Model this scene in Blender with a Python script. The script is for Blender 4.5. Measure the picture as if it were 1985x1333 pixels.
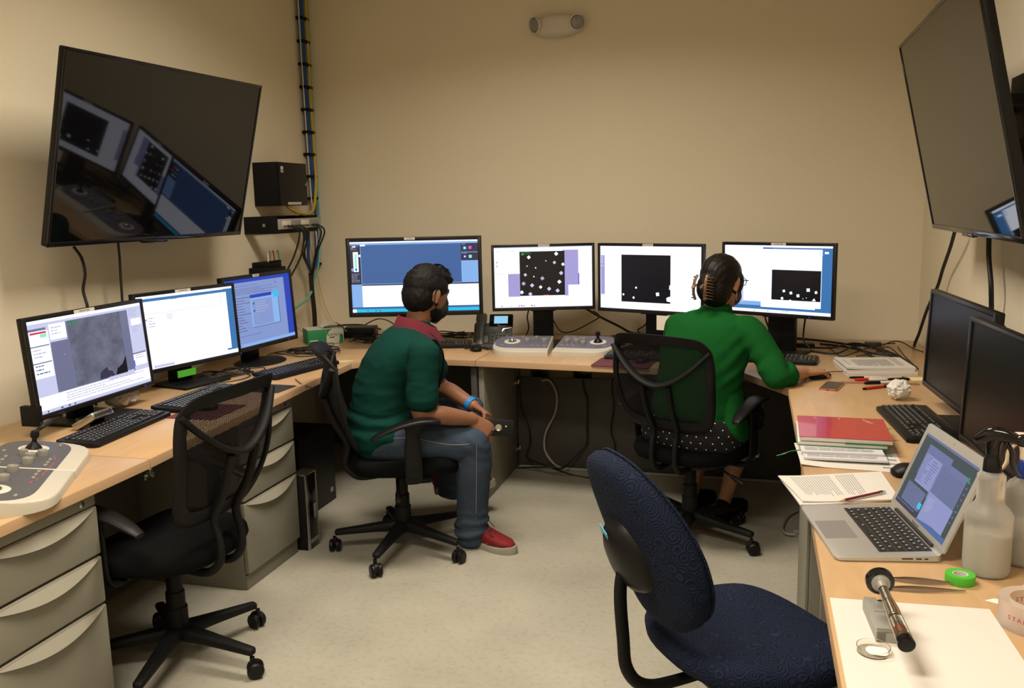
import bpy, bmesh, math, random
from mathutils import Vector, Matrix, noise

for _o in list(bpy.data.objects):
    bpy.data.objects.remove(_o)
SC = bpy.context.scene
COL = SC.collection
random.seed(7)
PI = math.pi
R = math.radians

# ---------------------------------------------------------------- camera
CAMROWS = [[0.963066, 0.268337, -0.022346], [0.021528, -0.159456, -0.98697], [-0.268404, 0.950036, -0.159343]]   # camera right, down and forward in world axes
cd = bpy.data.cameras.new('camera')
cd.sensor_width = 36
cd.lens = 30.650
cd.clip_start = 0.05
cam = bpy.data.objects.new('camera', cd)
COL.objects.link(cam)
_r, _d, _f = [Vector(v) for v in CAMROWS]
_m = Matrix((_r, -_d, -_f)).transposed().to_4x4()
_m.translation = (0, 0, 1.508)
cam.matrix_world = _m
SC.camera = cam

# ---------------------------------------------------------------- world, lights, exposure
w = bpy.data.worlds.new('world')
SC.world = w
w.use_nodes = True
w.node_tree.nodes['Background'].inputs[0].default_value = (1, .85, .65, 1)
w.node_tree.nodes['Background'].inputs[1].default_value = 0.02
SC.view_settings.view_transform = 'Standard'
SC.view_settings.look = 'None'
SC.view_settings.gamma = 1
SC.view_settings.exposure = 0.0
SC.view_settings.use_curve_mapping = False
CEIL = 2.95
LAMPS = [(-0.95, 2.9, 51.0), (-0.95, 0.7, 54.0), (0.1, -1.2, 30.0)]
for i, (lx, ly, pw) in enumerate(LAMPS):
    ld = bpy.data.lights.new('ceiling_light_lamp', 'AREA')
    ld.shape = 'RECTANGLE'
    ld.size = 1.1
    ld.size_y = 0.5
    ld.energy = pw
    ld.color = (1.0, 0.89, 0.74)
    ld.spread = R(150)
    lo = bpy.data.objects.new('ceiling_light_lamp', ld)
    lo.location = (lx, ly, CEIL - 0.035)
    COL.objects.link(lo)

# ---------------------------------------------------------------- materials
MATS = {}
def mat(name, col, rough=.6, metal=0, spec=.5, vary=0, vscale=20, bump=0, bscale=200, emit=0, alpha=1, trans=0, sheen=0, ior=1.45, ecol=None, coat=0):
    if name in MATS:
        return MATS[name]
    m = bpy.data.materials.new(name)
    m.use_nodes = True
    nt = m.node_tree
    b = nt.nodes['Principled BSDF']
    c = tuple(col) + (1,)
    b.inputs['Base Color'].default_value = c
    b.inputs['Roughness'].default_value = rough
    b.inputs['Metallic'].default_value = metal
    b.inputs['Specular IOR Level'].default_value = spec
    b.inputs['IOR'].default_value = ior
    b.inputs['Transmission Weight'].default_value = trans
    b.inputs['Alpha'].default_value = alpha
    b.inputs['Sheen Weight'].default_value = sheen
    b.inputs['Coat Weight'].default_value = coat
    if emit:
        b.inputs['Emission Color'].default_value = tuple(ecol or col) + (1,)
        b.inputs['Emission Strength'].default_value = emit
    tc = nt.nodes.new('ShaderNodeTexCoord')
    if vary:
        n = nt.nodes.new('ShaderNodeTexNoise')
        n.inputs['Scale'].default_value = vscale
        n.inputs['Detail'].default_value = 5
        nt.links.new(tc.outputs['Object'], n.inputs['Vector'])
        mx = nt.nodes.new('ShaderNodeMix')
        mx.data_type = 'RGBA'
        mx.inputs['A'].default_value = tuple(max(0, v * (1 - vary)) for v in col) + (1,)
        mx.inputs['B'].default_value = tuple(min(1, v * (1 + vary)) for v in col) + (1,)
        nt.links.new(n.outputs['Fac'], mx.inputs['Factor'])
        nt.links.new(mx.outputs['Result'], b.inputs['Base Color'])
    if bump:
        n2 = nt.nodes.new('ShaderNodeTexNoise')
        n2.inputs['Scale'].default_value = bscale
        n2.inputs['Detail'].default_value = 3
        nt.links.new(tc.outputs['Object'], n2.inputs['Vector'])
        bp = nt.nodes.new('ShaderNodeBump')
        bp.inputs['Strength'].default_value = bump
        bp.inputs['Distance'].default_value = .002
        nt.links.new(n2.outputs['Fac'], bp.inputs['Height'])
        nt.links.new(bp.outputs['Normal'], b.inputs['Normal'])
    MATS[name] = m
    return m

def N(nt, typ, **kw):
    n = nt.nodes.new(typ)
    for k, v in kw.items():
        setattr(n, k, v)
    return n

def wood_mat():
    m = mat('maple_laminate', (.60, .36, .165), .33, spec=.5)
    nt = m.node_tree
    b = nt.nodes['Principled BSDF']
    tc = N(nt, 'ShaderNodeTexCoord')
    mp = N(nt, 'ShaderNodeMapping')
    mp.inputs['Scale'].default_value = (9, 1.6, 9)
    no = N(nt, 'ShaderNodeTexNoise')
    no.inputs['Scale'].default_value = 2.2
    no.inputs['Detail'].default_value = 6
    no.inputs['Distortion'].default_value = 1.2
    cr = N(nt, 'ShaderNodeValToRGB')
    cr.color_ramp.elements[0].position = .3
    cr.color_ramp.elements[0].color = (.47, .300, .155, 1)
    cr.color_ramp.elements[1].position = .72
    cr.color_ramp.elements[1].color = (.535, .350, .187, 1)
    nt.links.new(tc.outputs['Object'], mp.inputs['Vector'])
    nt.links.new(mp.outputs['Vector'], no.inputs['Vector'])
    nt.links.new(no.outputs['Fac'], cr.inputs['Fac'])
    nt.links.new(cr.outputs['Color'], b.inputs['Base Color'])
    return m

def floor_mat():
    m = mat('vinyl_floor', (.5, .46, .36), .38, spec=.4)
    nt = m.node_tree
    b = nt.nodes['Principled BSDF']
    tc = N(nt, 'ShaderNodeTexCoord')
    n1 = N(nt, 'ShaderNodeTexNoise')
    n1.inputs['Scale'].default_value = 2.2
    n1.inputs['Detail'].default_value = 8
    n2 = N(nt, 'ShaderNodeTexNoise')
    n2.inputs['Scale'].default_value = 45
    n2.inputs['Detail'].default_value = 6
    n3 = N(nt, 'ShaderNodeTexVoronoi')
    n3.inputs['Scale'].default_value = 26
    for n in (n1, n2, n3):
        nt.links.new(tc.outputs['Object'], n.inputs['Vector'])
    c1 = N(nt, 'ShaderNodeValToRGB')
    c1.color_ramp.elements[0].position = .3
    c1.color_ramp.elements[0].color = (.33, .314, .26, 1)
    c1.color_ramp.elements[1].position = .7
    c1.color_ramp.elements[1].color = (.42, .40, .33, 1)
    nt.links.new(n1.outputs['Fac'], c1.inputs['Fac'])
    c2 = N(nt, 'ShaderNodeValToRGB')
    c2.color_ramp.elements[0].position = .36
    c2.color_ramp.elements[0].color = (.84, .81, .77, 1)
    c2.color_ramp.elements[1].position = .5
    c2.color_ramp.elements[1].color = (1, 1, 1, 1)
    nt.links.new(n2.outputs['Fac'], c2.inputs['Fac'])
    c3 = N(nt, 'ShaderNodeValToRGB')
    c3.color_ramp.elements[0].position = .045
    c3.color_ramp.elements[0].color = (.35, .28, .2, 1)
    c3.color_ramp.elements[1].position = .075
    c3.color_ramp.elements[1].color = (1, 1, 1, 1)
    nt.links.new(n3.outputs['Distance'], c3.inputs['Fac'])
    a = N(nt, 'ShaderNodeMix', data_type='RGBA', blend_type='MULTIPLY')
    a.inputs['Factor'].default_value = .5
    nt.links.new(c1.outputs['Color'], a.inputs['A'])
    nt.links.new(c2.outputs['Color'], a.inputs['B'])
    # only some cells get a speck
    sp = N(nt, 'ShaderNodeMath', operation='GREATER_THAN')
    sp.inputs[1].default_value = .62
    sep = N(nt, 'ShaderNodeSeparateColor')
    nt.links.new(n3.outputs['Color'], sep.inputs['Color'])
    nt.links.new(sep.outputs['Red'], sp.inputs[0])
    ml = N(nt, 'ShaderNodeMath', operation='MULTIPLY')
    ml.inputs[1].default_value = .7
    nt.links.new(sp.outputs[0], ml.inputs[0])
    d = N(nt, 'ShaderNodeMix', data_type='RGBA', blend_type='MULTIPLY')
    nt.links.new(ml.outputs[0], d.inputs['Factor'])
    nt.links.new(a.outputs['Result'], d.inputs['A'])
    nt.links.new(c3.outputs['Color'], d.inputs['B'])
    nt.links.new(d.outputs['Result'], b.inputs['Base Color'])
    return m

def mesh_fabric(name='chair_mesh_fabric', pitch=.0042, duty=.60, col=(.006, .006, .007)):
    m = mat(name, col, .75, spec=.2)
    nt = m.node_tree
    b = nt.nodes['Principled BSDF']
    tc = N(nt, 'ShaderNodeTexCoord')
    sx = N(nt, 'ShaderNodeSeparateXYZ')
    nt.links.new(tc.outputs['Object'], sx.inputs[0])
    outs = []
    for ax in ('X', 'Z'):
        k = N(nt, 'ShaderNodeMath', operation='MULTIPLY')
        k.inputs[1].default_value = 1 / pitch
        fr = N(nt, 'ShaderNodeMath', operation='FRACT')
        lt = N(nt, 'ShaderNodeMath', operation='LESS_THAN')
        lt.inputs[1].default_value = duty
        nt.links.new(sx.outputs[ax], k.inputs[0])
        nt.links.new(k.outputs[0], fr.inputs[0])
        nt.links.new(fr.outputs[0], lt.inputs[0])
        outs.append(lt)
    mx = N(nt, 'ShaderNodeMath', operation='MAXIMUM')
    nt.links.new(outs[0].outputs[0], mx.inputs[0])
    nt.links.new(outs[1].outputs[0], mx.inputs[1])
    nt.links.new(mx.outputs[0], b.inputs['Alpha'])
    return m

def swirl_fabric():
    m = mat('blue_swirl_fabric', (.012, .02, .05), .95, sheen=.0, spec=.2)
    nt = m.node_tree
    b = nt.nodes['Principled BSDF']
    tc = N(nt, 'ShaderNodeTexCoord')
    v = N(nt, 'ShaderNodeTexVoronoi')
    v.inputs['Scale'].default_value = 27
    v.inputs['Randomness'].default_value = 1.0
    s = N(nt, 'ShaderNodeMath', operation='MULTIPLY')
    s.inputs[1].default_value = 34
    sn = N(nt, 'ShaderNodeMath', operation='SINE')
    nt.links.new(tc.outputs['Object'], v.inputs['Vector'])
    nt.links.new(v.outputs['Distance'], s.inputs[0])
    nt.links.new(s.outputs[0], sn.inputs[0])
    cr = N(nt, 'ShaderNodeValToRGB')
    cr.color_ramp.elements[0].position = .45
    cr.color_ramp.elements[0].color = (.006, .010, .026, 1)
    cr.color_ramp.elements[1].position = .95
    cr.color_ramp.elements[1].color = (.013, .020, .044, 1)
    nt.links.new(sn.outputs[0], cr.inputs['Fac'])
    nt.links.new(cr.outputs['Color'], b.inputs['Base Color'])
    bp = N(nt, 'ShaderNodeBump')
    bp.inputs['Strength'].default_value = .35
    bp.inputs['Distance'].default_value = .003
    nt.links.new(sn.outputs[0], bp.inputs['Height'])
    nt.links.new(bp.outputs['Normal'], b.inputs['Normal'])
    return m

def denim_mat():
    m = mat('denim', (.045, .065, .095), .95, spec=.15)
    nt = m.node_tree
    b = nt.nodes['Principled BSDF']
    tc = N(nt, 'ShaderNodeTexCoord')
    n1 = N(nt, 'ShaderNodeTexNoise')
    n1.inputs['Scale'].default_value = 7
    n1.inputs['Detail'].default_value = 4
    n2 = N(nt, 'ShaderNodeTexNoise')
    n2.inputs['Scale'].default_value = 380
    nt.links.new(tc.outputs['Object'], n1.inputs['Vector'])
    nt.links.new(tc.outputs['Object'], n2.inputs['Vector'])
    ad = N(nt, 'ShaderNodeMath', operation='ADD')
    nt.links.new(n1.outputs['Fac'], ad.inputs[0])
    nt.links.new(n2.outputs['Fac'], ad.inputs[1])
    cr = N(nt, 'ShaderNodeValToRGB')
    cr.color_ramp.elements[0].position = .35
    cr.color_ramp.elements[0].color = (.028, .042, .068, 1)
    cr.color_ramp.elements[1].position = .75
    cr.color_ramp.elements[1].color = (.062, .086, .125, 1)
    hf = N(nt, 'ShaderNodeMath', operation='MULTIPLY')
    hf.inputs[1].default_value = .5
    nt.links.new(ad.outputs[0], hf.inputs[0])
    nt.links.new(hf.outputs[0], cr.inputs['Fac'])
    nt.links.new(cr.outputs['Color'], b.inputs['Base Color'])
    return m

def micrograph_mat():
    m = mat('screen_micrograph', (.1, .1, .12), .4)
    nt = m.node_tree
    b = nt.nodes['Principled BSDF']
    b.inputs['Base Color'].default_value = (0, 0, 0, 1)
    tc = N(nt, 'ShaderNodeTexCoord')
    n1 = N(nt, 'ShaderNodeTexNoise')
    n1.inputs['Scale'].default_value = 14
    n1.inputs['Detail'].default_value = 9
    n1.inputs['Roughness'].default_value = .7
    nt.links.new(tc.outputs['Object'], n1.inputs['Vector'])
    cr = N(nt, 'ShaderNodeValToRGB')
    cr.color_ramp.elements[0].position = .3
    cr.color_ramp.elements[0].color = (.075, .08, .12, 1)
    cr.color_ramp.elements[1].position = .72
    cr.color_ramp.elements[1].color = (.19, .20, .28, 1)
    nt.links.new(n1.outputs['Fac'], cr.inputs['Fac'])
    nt.links.new(cr.outputs['Color'], b.inputs['Emission Color'])
    b.inputs['Emission Strength'].default_value = 1
    return m

def em(name, col, s=1.0):
    k = 'screen_' + name
    if k in MATS:
        return MATS[k]
    m = mat(k, (.004, .004, .005), .3, emit=s, ecol=col)
    return m

M_wall = mat('wall_paint', (.715, .645, .495), .85, vary=.015, vscale=1.5, bump=.25, bscale=260)
M_ceil = mat('ceiling_tile', (.7, .66, .56), .95, bump=.3, bscale=120)
M_floor = floor_mat()
M_wood = wood_mat()
M_edge = mat('desk_edge_band', (.46, .30, .17), .4, vary=.08, vscale=9)
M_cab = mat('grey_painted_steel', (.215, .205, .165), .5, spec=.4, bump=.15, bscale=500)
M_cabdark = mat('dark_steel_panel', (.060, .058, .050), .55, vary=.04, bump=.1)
M_handle = mat('drawer_pull_steel_lit', (.29, .275, .225), .4, spec=.5, bump=.1, bscale=500)  # cabinet steel made paler: light on the upward-facing pulls put into the colour
M_blk = mat('black_plastic', (.005, .005, .0055), .42, spec=.28, vary=.1, bump=.12, bscale=600)
M_blk2 = mat('black_plastic_dull', (.005, .005, .0053), .6, spec=.25, vary=.1, bump=.15, bscale=500)
M_gloss = mat('black_gloss', (.006, .006, .007), .12)
M_tvscr = mat('tv_glass', (.0025, .0025, .003), .035, spec=.55, ior=1.5)
M_monoff = mat('matte_screen_off', (.004, .004, .006), .34, spec=.25)
M_bezel = mat('bezel_plastic', (.008, .008, .009), .3, vary=.05)
M_key = mat('key_plastic', (.014, .014, .015), .4, vary=.1)
M_legend = mat('key_legend', (.42, .42, .42), .6, vary=.02)
M_white = mat('white_plastic', (.62, .58, .50), .45, vary=.02)
M_label = mat('label_paper', (.62, .60, .56), .6, vary=.02)
M_ink = mat('black_ink', (.02, .02, .02), .7, vary=.02)
M_greyink = mat('grey_ink', (.22, .22, .23), .8, vary=.02)
M_cream = mat('panel_cream', (.52, .485, .41), .42, vary=.02)
M_plate = mat('panel_grey', (.085, .085, .095), .5, vary=.05)
M_plate2 = mat('panel_violet_grey', (.125, .12, .17), .45, vary=.05)
M_knob = mat('knob_grey', (.24, .23, .20), .45, vary=.03)
M_redmark = mat('red_marking', (.55, .06, .05), .6, vary=.02)
M_metal = mat('brushed_metal', (.55, .54, .50), .28, metal=1, bump=.05)
M_chrome = mat('chrome', (.7, .7, .7), .12, metal=1, vary=.01)
M_alu = mat('laptop_aluminium', (.50, .49, .465), .36, metal=.55, vary=.02, bump=.04, bscale=900)
M_alud = mat('trackpad_aluminium', (.33, .325, .32), .34, metal=.5, vary=.02)
M_cable = mat('black_cable', (.012, .012, .012), .55, vary=.1)
M_cgrey = mat('grey_cable', (.33, .31, .27), .55, vary=.05)
M_cblue = mat('blue_cable', (.012, .07, .26), .5, vary=.08)
M_cyel = mat('yellow_cable', (.50, .36, .03), .5, vary=.05)
M_cwhite = mat('white_cable', (.55, .53, .48), .5, vary=.03)
M_caqua = mat('aqua_cable', (.14, .42, .34), .5, vary=.03)
M_corange = mat('orange_cable', (.62, .16, .05), .5, vary=.03)
M_meshfab = mesh_fabric()
M_swirl = swirl_fabric()
M_seat = mat('black_seat_fabric', (.004, .004, .0045), .95, spec=.1, vary=.2, vscale=300, bump=.3, bscale=900)
M_paper = mat('white_paper', (.64, .61, .57), .8, vary=.015)
M_paperB = mat('shaded_paper_text', (.58, .57, .60), .8, vary=.05)
M_skinM = mat('brown_skin', (.22, .098, .05), .5, vary=.1, vscale=30, bump=.15, bscale=300)
M_skinW = mat('tan_skin', (.42, .215, .125), .5, vary=.08, vscale=30, bump=.15, bscale=300)
M_hairM = mat('black_hair', (.006, .005, .005), .65, spec=.2, vary=.3, vscale=120, bump=.6, bscale=160)
M_hairW = mat('dark_brown_hair', (.007, .005, .004), .48, spec=.25, vary=.3, vscale=90, bump=.4, bscale=120)
M_shirt = mat('dark_green_polo', (.0025, .034, .027), .95, spec=.15, vary=.08, vscale=300, bump=.2, bscale=700)
M_collar = mat('maroon_collar', (.10, .005, .015), .9, vary=.08, vscale=300, bump=.3, bscale=800)
M_card = mat('green_cardigan', (.006, .082, .015), .95, spec=.12, vary=.1, vscale=260, bump=.35, bscale=600)
M_denim = denim_mat()
M_stitch = mat('denim_stitching', (.30, .29, .25), .8, vary=.05)
M_red = mat('red_shoe_fabric', (.17, .006, .010), .75, vary=.15, vscale=150, bump=.3, bscale=500)
M_sole = mat('grey_rubber_sole', (.25, .23, .19), .7, vary=.1)
M_lace = mat('black_lace', (.012, .010, .010), .8, vary=.1)
M_maskM = mat('black_face_mask', (.008, .008, .009), .85, vary=.1)
M_maskW = mat('blue_grey_face_mask', (.06, .07, .11), .8, vary=.1)
M_band = mat('blue_wristband', (.012, .20, .55), .5, vary=.04)
M_clear = mat('clear_plastic', (.95, .93, .88), .05, trans=1, ior=1.3, vary=.01)
M_tape = mat('frosted_tape', (.85, .72, .62), .3, trans=.55, ior=1.3, vary=.02)
M_poly = mat('translucent_bottle', (.94, .93, .89), .34, trans=.80, ior=1.2, vary=.02)
M_liquid = mat('bottle_liquid', (.46, .44, .38), .2, trans=.25, ior=1.33, vary=.02)
M_green = mat('green_tape', (.07, .42, .03), .55, vary=.05)
M_tissue = mat('tissue_paper', (.70, .68, .64), .9, vary=.03)
M_boxgreen = mat('carton_green', (.02, .22, .085), .6, vary=.03)
M_boxwhite = mat('carton_white', (.58, .60, .50), .6, vary=.03)
M_notered = mat('red_notebook_cover', (.42, .02, .022), .22, spec=.6, vary=.03, coat=.3)
M_pad = mat('plum_mouse_pad', (.12, .028, .045), .8, vary=.06)
M_paddk = mat('dark_mouse_pad', (.02, .02, .022), .8, vary=.06)
M_copper = mat('rose_gold_metal', (.75, .30, .20), .2, metal=.9, vary=.02)
M_phglass = mat('phone_glass', (.014, .013, .012), .1, vary=.01)
M_phone = mat('desk_phone_plastic', (.055, .058, .055), .4, vary=.05)
M_steel = mat('tweezer_steel', (.32, .30, .27), .3, metal=.9, vary=.05)
M_bluetape = mat('blue_masking_tape', (.13, .42, .66), .7, vary=.04)
M_pencil = mat('maroon_pencil_paint', (.16, .012, .02), .3, vary=.03)
M_penwood = mat('pencil_wood', (.55, .38, .2), .7, vary=.05)
M_redpl = mat('red_plastic', (.45, .012, .015), .35, vary=.03)
M_grnpl = mat('green_plastic', (.01, .20, .05), .35, vary=.03)
M_greyblk = mat('grey_machined_block', (.30, .295, .27), .45, metal=.3, vary=.03)
M_brown = mat('copper_brown_rod', (.30, .12, .06), .4, metal=.4, vary=.05)
M_orangemat = mat('orange_mat', (.50, .10, .03), .6, vary=.05)
M_claw = mat('brown_hair_claw', (.14, .075, .035), .3, vary=.2)
M_kimblack = M_ink
M_skirt = mat('black_skirt', (.006, .006, .008), .9, vary=.1)
M_dot = mat('white_dot', (.75, .75, .75), .8, vary=.02)
M_scrap = mat('white_scrap', (.85, .80, .72), .7, vary=.02)
M_diff = mat('light_diffuser', (.9, .85, .7), .5, emit=2.5, ecol=(1, .84, .58), vary=.01)
M_glass = mat('lamp_glass', (.5, .5, .48), .08, trans=.6, vary=.01)

# ---------------------------------------------------------------- mesh helpers
def I():
    return Matrix.Identity(4)
def T(x, y, z):
    return Matrix.Translation((x, y, z))
def RX(a): return Matrix.Rotation(a, 4, 'X')
def RY(a): return Matrix.Rotation(a, 4, 'Y')
def RZ(a): return Matrix.Rotation(a, 4, 'Z')

def setmat(fs, i):
    for f in fs:
        f.material_index = i

def merge(bm, tmp, mi=0, M=None):
    if M is not None:
        bmesh.ops.transform(tmp, matrix=M, verts=tmp.verts)
    base = len(bm.verts)
    vm = {}
    for v in tmp.verts:
        vm[v.index] = bm.verts.new(v.co)
    for f in tmp.faces:
        try:
            nf = bm.faces.new([vm[v.index] for v in f.verts])
            nf.material_index = mi
        except ValueError:
            pass
    tmp.free()

def box(bm, c, s, r=0, mi=0, M=None, seg=2):
    t = bmesh.new()
    bmesh.ops.create_cube(t, size=1)
    bmesh.ops.scale(t, vec=s, verts=t.verts)
    if r:
        bmesh.ops.bevel(t, geom=t.edges[:], offset=min(r, min(s) * .49), segments=seg, affect='EDGES', profile=.5)
    bmesh.ops.translate(t, vec=c, verts=t.verts)
    t.verts.index_update()
    merge(bm, t, mi, M)

def b2(bm, x0, x1, y0, y1, z0, z1, r=0, mi=0, M=None, seg=2):
    box(bm, ((x0 + x1) / 2, (y0 + y1) / 2, (z0 + z1) / 2), (abs(x1 - x0), abs(y1 - y0), abs(z1 - z0)), r, mi, M, seg)

def prism(bm, pts, z0, z1, r=0, mi=0, M=None, seg=2, ztop=None):
    """polygon in xy extruded in z; ztop(x,y) may give a sloping top"""
    t = bmesh.new()
    lo = [t.verts.new((x, y, z0)) for x, y in pts]
    hi = [t.verts.new((x, y, z1 if ztop is None else ztop(x, y))) for x, y in pts]
    n = len(pts)
    t.faces.new(lo[::-1])
    top = t.faces.new(hi)
    for i in range(n):
        t.faces.new((lo[i], lo[(i + 1) % n], hi[(i + 1) % n], hi[i]))
    bmesh.ops.recalc_face_normals(t, faces=t.faces[:])
    if r:
        ed = [e for e in top.edges]
        bmesh.ops.bevel(t, geom=ed, offset=r, segments=seg, affect='EDGES', profile=.5)
    t.verts.index_update()
    merge(bm, t, mi, M)

def cr(pts, sub=6, closed=False):
    P = [Vector(p) for p in pts]
    if len(P) < 3 and not closed:
        return P
    out = []
    n = len(P)
    for i in range(n if closed else n - 1):
        p1, p2 = P[i % n], P[(i + 1) % n]
        p0 = P[(i - 1) % n] if (closed or i > 0) else p1 * 2 - p2
        p3 = P[(i + 2) % n] if (closed or i < n - 2) else p2 * 2 - p1
        for k in range(sub):
            u = k / sub
            out.append(.5 * ((2 * p1) + (p2 - p0) * u + (2 * p0 - 5 * p1 + 4 * p2 - p3) * u * u + (3 * p1 - p0 - 3 * p2 + p3) * u ** 3))
    if not closed:
        out.append(P[-1])
    return out

def tube(bm, pts, r, seg=8, sub=6, closed=False, mi=0, flat=1.0, smooth=True):
    P = cr(pts, sub, closed) if smooth else [Vector(p) for p in pts]
    n = len(P)
    rings = []
    up = None
    for i, p in enumerate(P):
        if closed:
            d = P[(i + 1) % n] - P[i - 1]
        else:
            d = P[min(i + 1, n - 1)] - P[max(i - 1, 0)]
        if d.length < 1e-9:
            d = Vector((0, 0, 1))
        d.normalize()
        if up is None:
            a = Vector((0, 0, 1)) if abs(d.z) < .9 else Vector((1, 0, 0))
            up = (a - d * a.dot(d)).normalized()
        else:
            up = up - d * up.dot(d)
            if up.length < 1e-6:
                up = d.orthogonal()
            up.normalize()
        s = d.cross(up)
        rr = r if not isinstance(r, (list, tuple)) else r[0] + (r[1] - r[0]) * i / max(1, n - 1)
        rings.append([bm.verts.new(p + up * (math.cos(2 * PI * k / seg) * rr) + s * (math.sin(2 * PI * k / seg) * rr * flat)) for k in range(seg)])
    m = n if closed else n - 1
    for i in range(m):
        a, b = rings[i], rings[(i + 1) % n]
        for k in range(seg):
            f = bm.faces.new((a[k], b[k], b[(k + 1) % seg], a[(k + 1) % seg]))
            f.material_index = mi
    if not closed:
        f = bm.faces.new(rings[0]); f.material_index = mi
        f = bm.faces.new(rings[-1][::-1]); f.material_index = mi

def lathe(bm, prof, seg=24, mi=0, M=None):
    t = bmesh.new()
    rings = []
    for rr, z in prof:
        if rr < 1e-6:
            rings.append([t.verts.new((0, 0, z))])
        else:
            rings.append([t.verts.new((rr * math.cos(2 * PI * k / seg), rr * math.sin(2 * PI * k / seg), z)) for k in range(seg)])
    for a, b in zip(rings, rings[1:]):
        for k in range(seg):
            k2 = (k + 1) % seg
            vs = []
            vs = [a[k % len(a)], a[k2 % len(a)], b[k2 % len(b)], b[k % len(b)]]
            u = []
            for v in vs:
                if v not in u:
                    u.append(v)
            if len(u) > 2:
                t.faces.new(u)
    if len(rings[0]) > 1:
        t.faces.new(rings[0][::-1])
    if len(rings[-1]) > 1:
        t.faces.new(rings[-1])
    bmesh.ops.recalc_face_normals(t, faces=t.faces[:])
    t.verts.index_update()
    merge(bm, t, mi, M)

def cyl(bm, c, r, h, seg=20, mi=0, M=None, r2=None, bev=0):
    r2 = r if r2 is None else r2
    if bev:
        prof = [(r - bev, 0), (r, bev), (r2, h - bev), (r2 - bev, h)]
    else:
        prof = [(r, 0), (r2, h)]
    mm = T(*c)
    if M is not None:
        mm = M @ mm
    lathe(bm, prof, seg, mi, mm)

def rings(bm, R_, sub=4, seg=20, mi=0, sq=2.0, cap=True):
    """loft of ellipses: each (centre, U, V); interpolated; domed ends"""
    C_ = cr([r[0] for r in R_], sub)
    U_ = cr([r[1] for r in R_], sub)
    V_ = cr([r[2] for r in R_], sub)
    L = []
    items = list(zip(C_, U_, V_))
    if cap:
        def dome(it, nxt):
            c, u, v = it
            d = (c - nxt[0])
            d = d.normalized() * min(u.length, v.length) if d.length > 1e-9 else Vector((0, 0, 0))
            return [(c + d * math.sin(a) * .8, u * math.cos(a), v * math.cos(a)) for a in (R(75), R(50), R(25))]
        items = dome(items[0], items[1]) + items + dome(items[-1], items[-2])[::-1]
    for c, u, v in items:
        row = []
        for k in range(seg):
            a = 2 * PI * k / seg
            ca, sa = math.cos(a), math.sin(a)
            if sq != 2.0:
                ca = math.copysign(abs(ca) ** (2 / sq), ca)
                sa = math.copysign(abs(sa) ** (2 / sq), sa)
            row.append(bm.verts.new(c + u * ca + v * sa))
        L.append(row)
    for a, b in zip(L, L[1:]):
        for k in range(seg):
            f = bm.faces.new((a[k], a[(k + 1) % seg], b[(k + 1) % seg], b[k]))
            f.material_index = mi
    bm.faces.new(L[0][::-1]).material_index = mi
    bm.faces.new(L[-1]).material_index = mi

def limb(bm, pts, rad, sub=4, seg=16, mi=0):
    """round limb through points with a radius (or two) at each"""
    P = [Vector(p) for p in pts]
    out = []
    up = None
    for i, p in enumerate(P):
        d = (P[min(i + 1, len(P) - 1)] - P[max(i - 1, 0)]).normalized()
        if up is None:
            a = Vector((0, 0, 1)) if abs(d.z) < .8 else Vector((0, 1, 0))
            up = (a - d * a.dot(d)).normalized()
        else:
            up = (up - d * up.dot(d)).normalized()
        s = d.cross(up)
        r = rad[i]
        ra, rb = r if isinstance(r, (tuple, list)) else (r, r)
        out.append((p, s * ra, up * rb))
    rings(bm, out, sub, seg, mi)

def blob(bm, c, rx, ry, rz, M=None, seg=20, mi=0):
    t = bmesh.new()
    bmesh.ops.create_uvsphere(t, u_segments=seg, v_segments=seg // 2 + 2, radius=1)
    bmesh.ops.scale(t, vec=(rx, ry, rz), verts=t.verts)
    bmesh.ops.translate(t, vec=c, verts=t.verts)
    t.verts.index_update()
    merge(bm, t, mi, M)

def obj(name, bm, mats, parent=None, angle=35, M=None, flat=False):
    if M is not None:
        bmesh.ops.transform(bm, matrix=M, verts=bm.verts)
    bmesh.ops.recalc_face_normals(bm, faces=bm.faces[:])
    me = bpy.data.meshes.new(name)
    bm.to_mesh(me)
    bm.free()
    if not isinstance(mats, (list, tuple)):
        mats = [mats]
    for m in mats:
        me.materials.append(m)
    if not flat:
        for p in me.polygons:
            p.use_smooth = True
        me.set_sharp_from_angle(angle=R(angle))
    o = bpy.data.objects.new(name, me)
    COL.objects.link(o)
    if parent is not None:
        o.parent = parent
    return o

def tag(o, label=None, cat=None, group=None, kind=None):
    if label: o['label'] = label
    if cat: o['category'] = cat
    if group: o['group'] = group
    if kind: o['kind'] = kind
    return o

def thing(name, label, cat, loc=(0, 0, 0), rz=0, group=None):
    o = bpy.data.objects.new(name, None)
    o.empty_display_size = .05
    COL.objects.link(o)
    o.location = loc
    o.rotation_euler = (0, 0, rz)
    return tag(o, label, cat, group)

def dup(root, loc, rz, label, group=None, name=None):
    r = root.copy()
    COL.objects.link(r)
    r.location = loc
    r.rotation_euler = (0, 0, rz)
    r['label'] = label
    if group: r['group'] = group
    for ch in list(root.children):
        c = ch.copy()
        COL.objects.link(c)
        c.parent = r
        for g in ch.children:
            d = g.copy()
            COL.objects.link(d)
            d.parent = c
    return r

def struct(name, bm, m, parent=None, **k):
    o = obj(name, bm, m, parent, **k)
    if parent is None:
        o['kind'] = 'structure'
        o['label'] = name.replace('_', ' ')
    return o

def NB():
    return bmesh.new()

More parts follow.
